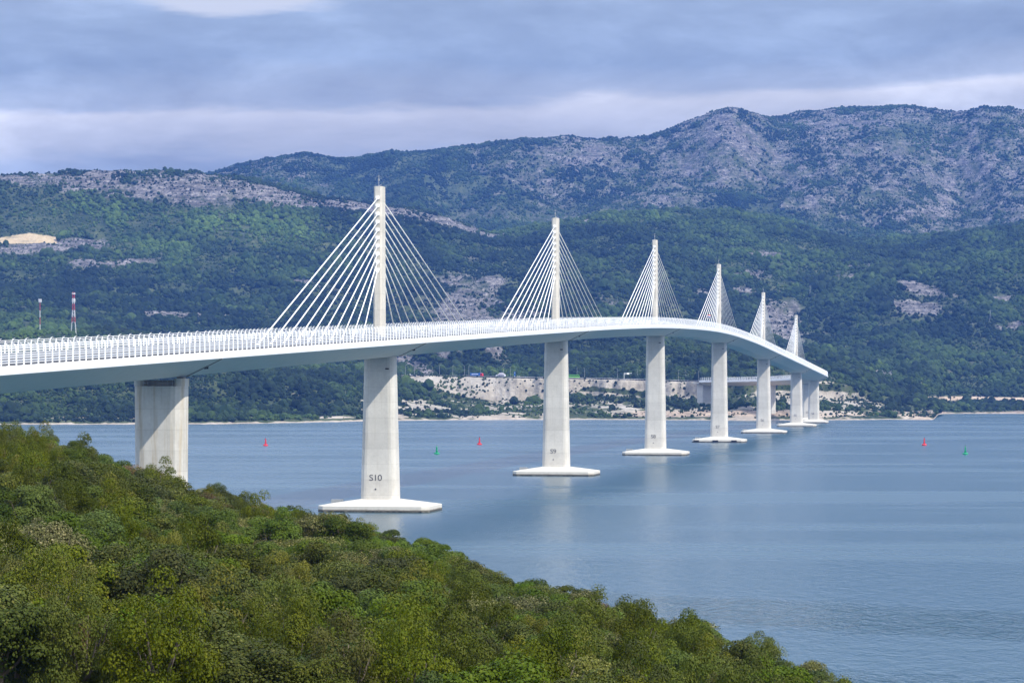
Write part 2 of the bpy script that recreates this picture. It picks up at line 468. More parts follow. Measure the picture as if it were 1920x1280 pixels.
green = np.zeros((NR, NC)) + 0.18 + 0.35 * fbm(GX / 170.0, GY / 260.0, 4, 200)
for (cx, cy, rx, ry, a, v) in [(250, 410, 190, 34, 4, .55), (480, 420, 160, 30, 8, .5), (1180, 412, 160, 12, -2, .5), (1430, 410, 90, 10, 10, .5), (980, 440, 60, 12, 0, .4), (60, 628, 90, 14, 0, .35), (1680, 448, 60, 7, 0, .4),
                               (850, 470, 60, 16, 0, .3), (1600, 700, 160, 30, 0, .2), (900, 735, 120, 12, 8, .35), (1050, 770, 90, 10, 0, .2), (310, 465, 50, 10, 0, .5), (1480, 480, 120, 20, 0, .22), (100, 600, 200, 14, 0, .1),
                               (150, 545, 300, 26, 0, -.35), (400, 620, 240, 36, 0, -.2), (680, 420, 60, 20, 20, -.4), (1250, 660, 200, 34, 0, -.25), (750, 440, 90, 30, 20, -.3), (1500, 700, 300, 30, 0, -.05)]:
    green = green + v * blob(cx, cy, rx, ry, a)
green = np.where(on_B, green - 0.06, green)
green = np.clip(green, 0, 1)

verts = np.stack([GX, GY, GZ], -1).reshape(-1, 3)
ii = np.arange(NR - 1)[:, None] * NC + np.arange(NC - 1)[None, :]
quads = np.stack([ii, ii + 1, ii + NC + 1, ii + NC], -1).reshape(-1, 4)


def big_mesh(name, V, Q, attrs=()):
    me = bpy.data.meshes.new(name)
    k = Q.shape[1]
    me.vertices.add(len(V)); me.loops.add(Q.size); me.polygons.add(len(Q))
    me.vertices.foreach_set('co', V.astype(np.float32).ravel())
    me.loops.foreach_set('vertex_index', Q.astype(np.int32).ravel())
    me.polygons.foreach_set('loop_start', np.arange(0, Q.size, k, dtype=np.int32))
    me.polygons.foreach_set('use_smooth', np.ones(len(Q), bool))
    for nm, arr in attrs:
        at = me.attributes.new(nm, 'FLOAT', 'POINT')
        at.data.foreach_set('value', arr.astype(np.float32).ravel())
    me.update(calc_edges=True)
    return me


def attr(g, name, typ='GEOMETRY'):
    a = g.new('ShaderNodeAttribute'); a.attribute_name = name; a.attribute_type = typ
    return a.outputs['Fac']


def objco(g):
    return g.new('ShaderNodeTexCoord').outputs['Object']


def build_hill(g, b):
    co = objco(g)
    flat = g.mapping(co, (1, 0.55, 1))
    n1 = g.noise(flat, 0.035, 6, 0.65)
    n2 = g.noise(flat, 0.16, 5, 0.7)
    n3 = g.noise(flat, 0.011, 4, 0.6)
    soil = g.ramp(n1, [(0.3, (0.016, 0.028, 0.012)), (0.5, (0.038, 0.055, 0.020)), (0.68, (0.085, 0.10, 0.040))])
    stone = g.ramp(n2, [(0.30, (0.035, 0.034, 0.032)), (0.48, (0.115, 0.106, 0.102)), (0.66, (0.25, 0.232, 0.22))])
    strata = g.noise(g.mapping(co, (0.020, 0.012, 0.30), rot=(0.12, 0.1, 0)), 1.0, 5, 0.65)
    stone = g.mix(1.0, stone, g.gray(strata, [(0.36, 0.45), (0.5, 1.0), (0.64, 1.35)]), 'MULTIPLY')
    wstone = g.ramp(n2, [(0.28, (0.13, 0.09, 0.06)), (0.45, (0.28, 0.21, 0.15)), (0.65, (0.42, 0.34, 0.27))])
    stone = g.mix(attr(g, 'warm'), stone, wstone)
    sandc = g.ramp(n1, [(0.3, (0.22, 0.195, 0.155)), (0.5, (0.34, 0.305, 0.25)), (0.72, (0.44, 0.40, 0.335))])
    sandc = g.mix(1.0, sandc, g.gray(g.noise(co, 0.22, 6, 0.7), [(0.32, 0.62), (0.5, 1.0), (0.68, 1.15)]), 'MULTIPLY')
    sandc = g.mix(g.math('MULTIPLY', attr(g, 'warm'), 0.5), sandc, (0.55, 0.40, 0.28, 1))
    goldc = g.mix(g.gray(g.noise(g.mapping(co, (0.25, 0.02, 1)), 1, 1, 0.5), [(0.4, 0), (0.6, 1)]), (0.44, 0.33, 0.19, 1), (0.52, 0.41, 0.26, 1))
    rkm = g.math('ADD', attr(g, 'rocky'), g.math('MULTIPLY', g.math('SUBTRACT', n2, 0.5), 1.3), clamp=True)
    c = g.mix(rkm, soil, stone)
    sm = g.math('ADD', attr(g, 'sandy'), g.math('MULTIPLY', g.math('SUBTRACT', n2, 0.5), 0.6))
    sm = g.gray(sm, [(0.42, 0), (0.58, 1)])
    c = g.mix(sm, c, sandc)
    c = g.mix(attr(g, 'gold'), c, goldc)
    g.put(b.inputs['Base Color'], c)
    bp = g.new('ShaderNodeBump'); bp.inputs['Distance'].default_value = 3.0; bp.inputs['Strength'].default_value = 0.8
    g.put(bp.inputs['Height'], n2)
    g.l.new(bp.outputs[0], b.inputs['Normal'])


hill_me = big_mesh('hills', verts, quads, [('rocky', rocky), ('sandy', sandy), ('gold', gold), ('warm', warm)])
hill_mat = mat('hillside_ground', rough=0.95, spec=0.1, build=build_hill)
hill_me.materials.append(hill_mat)
hills = bpy.data.objects.new('hills', hill_me); COL.objects.link(hills)
tag(hills, 'wooded karst hills and bare grey mountains rising beyond the far shore', kind='structure')

# which ground the camera side can see (with a generous margin)
ang = (GZ - CAMH) / GY
runmax = np.maximum.accumulate(ang, axis=0)
vis = ang > runmax - 0.0035


def ground(px, py, lo=1):
    """first ground point met looking toward photo pixel px, py"""
    c = int(np.clip(np.searchsorted(XS, px), 1, NC - 1))
    t = (px - XS[c - 1]) / (XS[c] - XS[c - 1])
    a = ang[:, c - 1] * (1 - t) + ang[:, c] * t
    goal = (HOR - py) / FOC
    r = int(np.argmax(a[lo:] >= goal)) + lo
    u = (goal - a[r - 1]) / (a[r] - a[r - 1] + 1e-12)
    Y = (GY[r - 1, c] * (1 - u) + GY[r, c] * u)
    return Vector(((px - 960) / FOC * Y, Y, CAMH + goal * Y))


def ground_at(px, Y):
    c = int(np.clip(np.searchsorted(XS, px), 1, NC - 1))
    return float(np.interp(Y, GY[:, c], GZ[:, c]))


# ---- scrub and woods on the far hills
def bush_mesh(name, seed, sub=2, tall=1.0):
    rnd = random.Random(seed)
    bm = bmesh.new()
    bmesh.ops.create_icosphere(bm, subdivisions=sub, radius=0.5)
    lobes = [(Vector((rnd.uniform(-1, 1), rnd.uniform(-1, 1), rnd.uniform(-0.3, 1))).normalized(), rnd.uniform(0.12, 0.3)) for _ in range(6)]
    for v in bm.verts:
        d = v.co.normalized()
        s = 0.66 + sum(a * max(0, d.dot(q) - 0.45) * 2.4 for q, a in lobes) + rnd.uniform(-0.17, 0.17)
        v.co = v.co * s
        v.co.z = v.co.z * tall + 0.18
    me = bpy.data.meshes.new(name)
    bm.to_mesh(me); bm.free()
    return me


def build_far_leaf(g, b):
    t = attr(g, 'tint', 'INSTANCER')
    r = attr(g, 'rnd', 'INSTANCER')
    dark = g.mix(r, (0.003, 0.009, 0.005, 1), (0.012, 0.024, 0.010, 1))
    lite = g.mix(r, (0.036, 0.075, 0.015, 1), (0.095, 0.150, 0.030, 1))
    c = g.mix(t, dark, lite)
    g.put(b.inputs['Base Color'], c)


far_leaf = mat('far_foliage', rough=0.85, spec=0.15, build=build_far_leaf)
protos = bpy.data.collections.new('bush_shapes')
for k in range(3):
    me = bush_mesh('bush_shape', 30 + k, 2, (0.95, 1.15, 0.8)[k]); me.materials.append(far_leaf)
    protos.objects.link(bpy.data.objects.new('bush_shape', me))

# cells of the hill grid -> random points
A4 = lambda G: 0.25 * (G[:-1, :-1] + G[1:, :-1] + G[:-1, 1:] + G[1:, 1:])
cellW = np.abs(GX[:-1, 1:] - GX[:-1, :-1]); cellD = GY[1:, :-1] - GY[:-1, :-1]
area = cellW * cellD
cy_, crk, csd, cgd, cgr = A4(GY), A4(rocky), A4(sandy), A4(gold), A4(green)
cvis = vis[:-1, :-1] | vis[1:, 1:]
cov = np.interp(cy_, [2200, 2800, 4500, 5000, 6500], [2.9, 3.5, 4.4, 4.9, 5.2])       # spacing in metres
dens = 1.0 / cov ** 2
dens = dens * (1 - np.where(cy_ > 4900, 0.66, 0.72) * crk) * np.clip(1 - 1.15 * csd, 0.0, 1) * (cgd < 0.15)
dens = np.where((csd > 0.5) & (A4(dsh) > 30), 0.045 * (A4(nz2) > -0.05) + 0.002, dens)
dens = np.where((csd > 0.4) & (A4(PX) > 745) & (A4(PX) < 1335) & (np.abs(A4(PY) - np.interp(A4(PX), [745, 900, 1060, 1240, 1335], [716, 733, 735, 735, 733])) < 1.3), 0.09, dens)
dens = dens * (A4(dsh) > 12)
clr = fbm(GX / 55.0, GY / 85.0, 4, 610, 0.6)
dens = dens * np.clip(1.0 + 1.5 * A4(clr), 0.22, 1.5)
opn = A4(np.interp(PX, [600, 660, 1560, 1640], [0, 1, 1, 0.5]) * np.clip((PY - 738) / 12.0, 0, 1) * (GY < 2760))
dens = dens * (1 - 0.50 * opn)
rr = np.arange(NR - 1)[:, None] * np.ones((1, NC - 1))
dens = np.where((rr >= rows_idx[5]) & (rr < rows_idx[6]) & (A4(PX) > 640) & (A4(PX) < 1400), 0, dens)
lam = area * dens * cvis
cnt = RNG.poisson(lam)
cr, cc = np.nonzero(cnt)
rep = cnt[cr, cc]
cr = np.repeat(cr, rep); cc = np.repeat(cc, rep)
NPT = len(cr)
u, v = RNG.random(NPT), RNG.random(NPT)


def bil(G): return (G[cr, cc] * (1 - u) + G[cr, cc + 1] * u) * (1 - v) + (G[cr + 1, cc] * (1 - u) + G[cr + 1, cc + 1] * u) * v


px_, py_, pz_ = bil(GX), bil(GY), bil(GZ)
prk = bil(rocky)
base = np.interp(py_, [2200, 2800, 4500, 5000, 6500], [3.4, 4.3, 5.0, 4.4, 4.3])
big = np.clip(fbm(px_ / 45.0, py_ / 70.0, 4, 400) * 0.9 + 0.9, 0.4, 1.6)
scl = base * big * (1 - 0.55 * prk) * np.clip(np.exp(RNG.normal(-0.14, 0.42, NPT)), 0.3, np.where(py_ > 4000, 1.6, 2.2))
scl = np.where((px_ / py_ * FOC + 960 > 640) & (py_ < 2740), scl * 0.72, scl)
scl = np.where(bil(sandy) > 0.5, RNG.uniform(1.0, 2.6, NPT), scl)
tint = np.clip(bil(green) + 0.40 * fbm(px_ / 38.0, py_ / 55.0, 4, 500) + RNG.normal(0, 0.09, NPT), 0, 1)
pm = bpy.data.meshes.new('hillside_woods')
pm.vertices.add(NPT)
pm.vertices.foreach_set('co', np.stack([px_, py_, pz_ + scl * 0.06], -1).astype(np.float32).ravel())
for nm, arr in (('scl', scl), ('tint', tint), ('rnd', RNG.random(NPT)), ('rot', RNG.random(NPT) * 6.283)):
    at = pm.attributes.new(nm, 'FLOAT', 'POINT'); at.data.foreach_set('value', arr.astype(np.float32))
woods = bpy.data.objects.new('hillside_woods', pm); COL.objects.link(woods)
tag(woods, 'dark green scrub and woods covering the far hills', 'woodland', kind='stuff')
gn = bpy.data.node_groups.new('scatter_bushes', 'GeometryNodeTree')
gn.interface.new_socket('Geometry', in_out='INPUT', socket_type='NodeSocketGeometry')
gn.interface.new_socket('Geometry', in_out='OUTPUT', socket_type='NodeSocketGeometry')
gi, go = gn.nodes.new('NodeGroupInput'), gn.nodes.new('NodeGroupOutput')
m2p = gn.nodes.new('GeometryNodeMeshToPoints')
iop = gn.nodes.new('GeometryNodeInstanceOnPoints')
ci = gn.nodes.new('GeometryNodeCollectionInfo')
ci.inputs['Collection'].default_value = protos
ci.inputs['Separate Children'].default_value = True
ci.inputs['Reset Children'].default_value = True


def named(nm):
    a = gn.nodes.new('GeometryNodeInputNamedAttribute'); a.data_type = 'FLOAT'
    a.inputs['Name'].default_value = nm
    return a.outputs[0]


cx = gn.nodes.new('ShaderNodeCombineXYZ'); gn.links.new(named('rot'), cx.inputs[2])
gn.links.new(gi.outputs[0], m2p.inputs['Mesh'])
gn.links.new(m2p.outputs[0], iop.inputs['Points'])
gn.links.new(ci.outputs[0], iop.inputs['Instance'])
iop.inputs['Pick Instance'].default_value = True
gn.links.new(cx.outputs[0], iop.inputs['Rotation'])
gn.links.new(named('scl'), iop.inputs['Scale'])
gn.links.new(iop.outputs[0], go.inputs[0])
mod = woods.modifiers.new('scatter', 'NODES'); mod.node_group = gn
print('far bushes', NPT, 'hill verts', NR * NC)


# ---------------------------------------------------------------- sea
def build_sea(g, b):
    co = objco(g)
    dist = g.new('ShaderNodeSeparateXYZ'); g.l.new(co, dist.inputs[0])
    # wind lanes: long patches of rougher water lying across the channel
    lane = g.noise(g.mapping(co, (0.0042, 0.016, 1), rot=(0, 0, math.radians(-12))), 1.0, 3.0, 0.5, 0.4)
    lane = g.gray(lane, [(0.46, 0.0), (0.60, 1.0)])
    yy = dist.outputs[1]; xx = dist.outputs[0]
    near = g.gray(g.math('DIVIDE', yy, 1000.0), [(0.30, 1.0), (0.52, 0.0)])
    edge = g.math('ADD', yy, g.math('MULTIPLY', xx, 0.65))
    edge = g.math('ADD', edge, g.math('MULTIPLY', g.noise(g.mapping(co, (0.05, 0.05, 1)), 1, 3, 0.5), 22.0))
    bandm = g.gray(g.math('DIVIDE', edge, 1000.0), [(0.335, 1.0), (0.372, 0.0), (0.405, 0.05), (0.420, 1.0), (0.455, 0.9), (0.472, 0.0)], 'EASE')
    wav = g.noise(g.mapping(co, (0.42, 0.17, 1), rot=(0, 0, math.radians(14))), 1.0, 4.0, 0.6, 0.8)
    rip = g.noise(g.mapping(co, (1.1, 0.7, 1), rot=(0, 0, math.radians(-20))), 1.0, 3.0, 0.6, 0.3)
    hgt = g.math('ADD', g.math('MULTIPLY', wav, 1.0), g.math('MULTIPLY', rip, 0.30))
    amp = g.math('ADD', 0.17, g.math('MULTIPLY', bandm, 0.50))
    amp = g.math('ADD', amp, g.math('MULTIPLY', lane, 0.12))
    bp = g.new('ShaderNodeBump'); bp.inputs['Distance'].default_value = 1.9
    g.put(bp.inputs['Strength'], amp); g.put(bp.inputs['Height'], hgt)
    g.l.new(bp.outputs[0], b.inputs['Normal'])
    g.put(b.inputs['Roughness'], g.math('SUBTRACT', g.math('ADD', 0.21, g.math('MULTIPLY', lane, 0.07)), g.math('MULTIPLY', bandm, 0.10)))
    b.inputs['Base Color'].default_value = (0.004, 0.050, 0.078, 1)
    b.inputs['IOR'].default_value = 1.333
    b.inputs['Specular IOR Level'].default_value = 0.5


sea_mat = mat('sea_water', rough=0.2, build=build_sea)
sea = meshob('sea', [(-9000, -2000, 0), (9000, -2000, 0), (9000, 9000, 0), (-9000, 9000, 0)], [(0, 1, 2, 3)], sea_mat)
tag(sea, 'calm blue grey sea channel under the bridge', kind='structure')

# ---------------------------------------------------------------- bridge
S0, RAD = 1614.0, 450.0
H0 = math.asin(UX)
ZP = [(-420, 32.0), (-307, 35.5), (-244, 37.4), (-161, 39.9), (-3, 44.6), (98, 47.6), (134, 48.7), (281, 52.9), (340, 54.6), (486, 58.1), (567, 59.5), (677, 60.8),
      (760, 61.1), (838, 60.6), (970, 58.2), (1104, 54.5), (1384, 46.6), (1614, 39.9), (1722, 37.3), (1830, 35.8), (1960, 34.9), (2100, 34.6)]
_zs = np.arange(-420, 2100, 2.0)
_zz = np.interp(_zs, [p[0] for p in ZP], [p[1] for p in ZP])
_k = np.hanning(93); _k /= _k.sum()
_zz = np.convolve(np.pad(_zz, 46, mode='reflect', reflect_type='odd'), _k, 'valid')


def deck_z(s): return float(np.interp(s, _zs, _zz))


def plan(s):
    X, Y = -34.4, 728.0
    if s <= S0: return X + UX * s, Y + UY * s, H0
    X += UX * S0; Y += UY * S0
    hh = H0 - (s - S0) / RAD
    return X + RAD * (math.cos(hh) - math.cos(H0)), Y + RAD * (math.sin(H0) - math.sin(hh)), hh


def dp(s, t, z):
    """s along the deck, t to the right of its axis, z above the deck edge"""
    X, Y, hh = plan(s)
    return Vector((X + t * math.cos(hh), Y - t * math.sin(hh), deck_z(s) + z))


def build_conc(g, b, base=(0.60, 0.575, 0.52), lift=4.0, rust=False):
    co = objco(g)
    s = g.new('ShaderNodeSeparateXYZ'); g.l.new(co, s.inputs[0])
    big = g.noise(co, 0.18, 5, 0.6)
    fine = g.noise(co, 1.6, 5, 0.65)
    streak = g.noise(g.mapping(co, (1.4, 1.4, 0.06)), 1.0, 4, 0.6)
    blk = g.math('FRACT', g.math('DIVIDE', s.outputs[2], lift))
    joint = g.gray(blk, [(0.0, 0.80), (0.02, 0.92), (0.045, 1.0), (0.97, 1.0), (1.0, 0.97)])
    lot = g.math('FLOOR', g.math('DIVIDE', s.outputs[2], lift))
    wn_ = g.new('ShaderNodeTexWhiteNoise'); wn_.noise_dimensions = '1D'; g.put(wn_.inputs['W'], lot)
    joint = g.mix(1.0, joint, g.gray(wn_.outputs['Value'], [(0, 0.93), (1, 1.03)]), 'MULTIPLY')
    vj = g.math('FRACT', g.math('DIVIDE', s.outputs[0], 2.4))
    vj = g.gray(vj, [(0.0, 0.92), (0.04, 1.0)])
    c = g.mix(g.gray(big, [(0.35, 0), (0.7, 1)]), (base[0] * 0.88, base[1] * 0.88, base[2] * 0.87, 1), (base[0] * 1.06, base[1] * 1.06, base[2] * 1.05, 1))
    if rust:
        rm = g.noise(g.mapping(co, (1.1, 1.1, 0.05), loc=(0.9, 0, 0)), 1.0, 5, 0.65)
        c = g.mix(g.gray(rm, [(0.50, 0), (0.66, 0.75)]), c, (0.42, 0.33, 0.20, 1))
    c = g.mix(g.gray(streak, [(0.52, 0), (0.72, 0.30)]), c, (base[0] * 0.62, base[1] * 0.58, base[2] * 0.5, 1))
    c = g.mix(1.0, c, joint, 'MULTIPLY')
    c = g.mix(1.0, c, vj, 'MULTIPLY')
    c = g.mix(1.0, c, g.gray(fine, [(0.3, 0.93), (0.7, 1.04)]), 'MULTIPLY')
    g.put(b.inputs['Base Color'], c)
    bp = g.new('ShaderNodeBump'); bp.inputs['Distance'].default_value = 0.05; bp.inputs['Strength'].default_value = 0.3
    g.put(bp.inputs['Height'], fine); g.l.new(bp.outputs[0], b.inputs['Normal'])


concrete = mat('pale_concrete', rough=0.85, spec=0.2, build=build_conc)
rusty_conc = mat('rust_streaked_concrete', rough=0.85, spec=0.2, build=lambda g, b: build_conc(g, b, rust=True))
pylon_conc = mat('pylon_concrete', rough=0.8, spec=0.2, build=lambda g, b: build_conc(g, b, (0.62, 0.58, 0.50), 4.0))


def build_cap(g, b):
    co = objco(g)
    s = g.new('ShaderNodeSeparateXYZ'); g.l.new(co, s.inputs[0])
    n = g.noise(co, 0.9, 5, 0.6)
    z = g.math('ADD', s.outputs[2], g.math('MULTIPLY', g.math('SUBTRACT', n, 0.5), 0.55))
    c = g.ramp(z, [(0.0, (0.020, 0.024, 0.016)), (0.42, (0.045, 0.042, 0.032)), (0.60, (0.30, 0.27, 0.22)), (0.80, (0.60, 0.57, 0.50))])
    c = g.mix(g.gray(n, [(0.35, 0.25), (0.6, 0)]), c, (0.5, 0.46, 0.38, 1))
    g.put(b.inputs['Base Color'], c)


cap_mat = mat('pile_cap_concrete', rough=0.8, spec=0.2, build=build_cap)


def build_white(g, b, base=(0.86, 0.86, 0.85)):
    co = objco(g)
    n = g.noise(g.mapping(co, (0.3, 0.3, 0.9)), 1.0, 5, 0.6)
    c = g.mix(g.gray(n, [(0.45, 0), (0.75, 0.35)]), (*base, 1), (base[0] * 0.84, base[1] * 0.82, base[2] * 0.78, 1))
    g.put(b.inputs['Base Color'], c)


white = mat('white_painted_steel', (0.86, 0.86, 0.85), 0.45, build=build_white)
girder_w = mat('bounce_offset_paint', rough=0.5, build=lambda g, b: build_white(g, b, (0.78, 0.71, 0.61)))  # soffit colour split from the white, warmed to cancel blue light off the water
plain_white = mat('white_rail_paint', (0.84, 0.84, 0.84), 0.5)
cable_mat = mat('white_cable_sheath', (0.88, 0.86, 0.80), 0.4)
darkm = mat('dark_rubber', (0.02, 0.02, 0.022), 0.7)
seam_m = mat('dark_seam_grey', (0.22, 0.20, 0.17), 0.8)  # own dark grey brown of the soffit drain lines and pier bearings
ink = mat('dark_lettering_paint', (0.07, 0.07, 0.078), 0.7)
asphalt = mat('asphalt', (0.05, 0.05, 0.052), 0.9, build=lambda g, b: g.put(b.inputs['Base Color'], g.ramp(g.noise(objco(g), 0.6, 5, 0.6), [(0.3, (0.04, 0.04, 0.042)), (0.7, (0.075, 0.073, 0.07))])))
grey_metal = mat('galvanised_steel', (0.42, 0.43, 0.44), 0.5, 0.6)

bridge = thing('cable_stayed_bridge', 'long white cable stayed road bridge with six pylons curving across the sea channel', 'bridge', (0, 0, 0))
S_START, S_END = -400.0, 1950.0
sec = [(-11.0, 0.0), (-11.15, -0.25), (-11.05, -1.35), (-10.6, -1.62), (-7.6, -3.05), (-4.6, -4.45), (-3.7, -4.8), (3.7, -4.8), (4.6, -4.45), (7.6, -3.05), (10.6, -1.62), (11.05, -1.35), (11.15, -0.25), (11.0, 0.0), (10.2, -0.35), (0, -0.10), (-10.2, -0.35)]
ss = list(np.arange(S_START, S_END + 0.1, 10.0))
mb = MB()
mb.prism([[tuple(dp(s, t, z)) for t, z in sec] for s in ss])
deck = mb.build('deck', white, bridge)
deck.data.materials.append(girder_w)
_n = len(sec)
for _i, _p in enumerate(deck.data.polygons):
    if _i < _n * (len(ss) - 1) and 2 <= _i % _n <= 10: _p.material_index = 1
# asphalt carriageways on the deck
for t0, t1 in ((-9.6, -0.9), (0.9, 9.6)):
    vs = []; fs = []
    for s in ss:
        vs += [dp(s, t0, -0.02), dp(s, t1, -0.02)]
    for k in range(len(ss) - 1): fs.append((2 * k, 2 * k + 1, 2 * k + 3, 2 * k + 2))
    meshob('carriageway', vs, fs, asphalt, bridge)

# wind barriers: slatted fence with hooked posts on both edges
POST = 3.3
prof = [(0.0, 0.0), (0.0, 2.35), (0.10, 2.95), (0.32, 3.30), (0.62, 3.42)]


def post_geo(mb, s, side, hooked=True):
    t = side * 10.75
    wd = 0.08
    rings = []
    pp = prof if hooked else prof[:3] + [(0.14, 3.1)]
    for (inn, z) in pp:
        r = []
        for (a, c) in ((-wd, -0.10), (wd, -0.10), (wd, 0.10), (-wd, 0.10)):
            q = dp(s + a, t - side * (inn + c), z)
            r.append(tuple(q))
        rings.append(r)
    mb.prism(rings)


posts = []
s = S_START + 2
while s < S_END - 2:
    posts.append(s); s += POST
for side, lim in ((1, 62), (-1, 38)):
    b = MB()
    hs = [0.42, 0.80, 1.18, 1.56, 1.94, 2.32, 2.72, 3.05]
    for hgt in hs:
        inn = float(np.interp(hgt, [2.35, 2.95, 3.3], [0.0, 0.10, 0.32]))
        rings = []
        for s in ss[::1]:
            r = []
            for (c, dz) in ((-0.02, -0.05), (0.02, -0.05), (0.02, 0.05), (-0.02, 0.05)):
                r.append(tuple(dp(s, side * (10.75 - inn - c), hgt + dz)))
            rings.append(r)
        b.prism(rings)
    fence_o = b.build('wind_barrier', plain_white, bridge)
    fence_o['label'] = ('near' if side > 0 else 'far') + ' side slatted white wind barrier with hooked posts'
    # the posts that show largest are parts of their own
    seen = [s for s in posts if 960 + FOC * dp(s, side * 10.75, 0).x / dp(s, side * 10.75, 0).y > -6]
    close = seen[:lim]
    rest = [s for s in posts if s not in set(close)]
    for i, s in enumerate(close):
        q = MB(); post_geo(q, s, side, (i % 2 == 0) or side > 0); q.build('barrier_post', white, fence_o)
    q = MB()
    for i, s in enumerate(rest): post_geo(q, s, side)
    tag(q.build('barrier_posts', white, fence_o), kind='stuff')
    # steel guard rail beside the carriageway
    gr = MB()
    for tt in (9.9, 1.0):
        rings = []
        for s in ss:
            r = []
            for (c, dz) in ((-0.05, 0.50), (0.05, 0.50), (0.05, 0.85), (-0.05, 0.85)):
                r.append(tuple(dp(s, side * (tt + c), dz)))
            rings.append(r)
        gr.prism(rings)
    gr.build('guard_rail', grey_metal, bridge)
s = MB()

piers = [('S11', -189.5), ('S10', 0.0), ('S9', 285.0), ('S8', 570.0), ('S7', 855.0), ('S6', 1140.0), ('S5', 1425.0), ('S4', 1614.5), ('S3', 1722.5), ('S2', 1830.5)]


def octa(wx, ly, ch, z, c=(0, 0)):
    a, b = wx / 2, ly / 2
    return [(c[0] + x, c[1] + y, z) for x, y in ((-a + ch, -b), (a - ch, -b), (a, -b + ch), (a, b - ch), (a - ch, b), (-a + ch, b), (-a, b - ch), (-a, -b + ch))]


def text_mesh(txt, size):
    cu = bpy.data.curves.new('lettering', 'FONT')
    cu.body = txt; cu.size = size; cu.align_x = 'CENTER'; cu.extrude = 0.012; cu.space_character = 0.93
    o = bpy.data.objects.new('lettering', cu); COL.objects.link(o)
    dg = bpy.context.evaluated_depsgraph_get()
    me = bpy.data.meshes.new_from_object(o.evaluated_get(dg))
    bpy.data.objects.remove(o); bpy.data.curves.remove(cu)
    return me


def rnd_oct(wx, ly, r, z, c=(0, 0), n=4):
    a, b = wx / 2 - r, ly / 2 - r
    o = []
    for (sx, sy, a0) in ((1, -1, -90), (1, 1, 0), (-1, 1, 90), (-1, -1, 180)):
        for k in range(n + 1):
            t = math.radians(a0 + 90 * k / n)
            o.append((c[0] + sx * a + r * math.cos(t), c[1] + sy * b + r * math.sin(t), z))
    return o


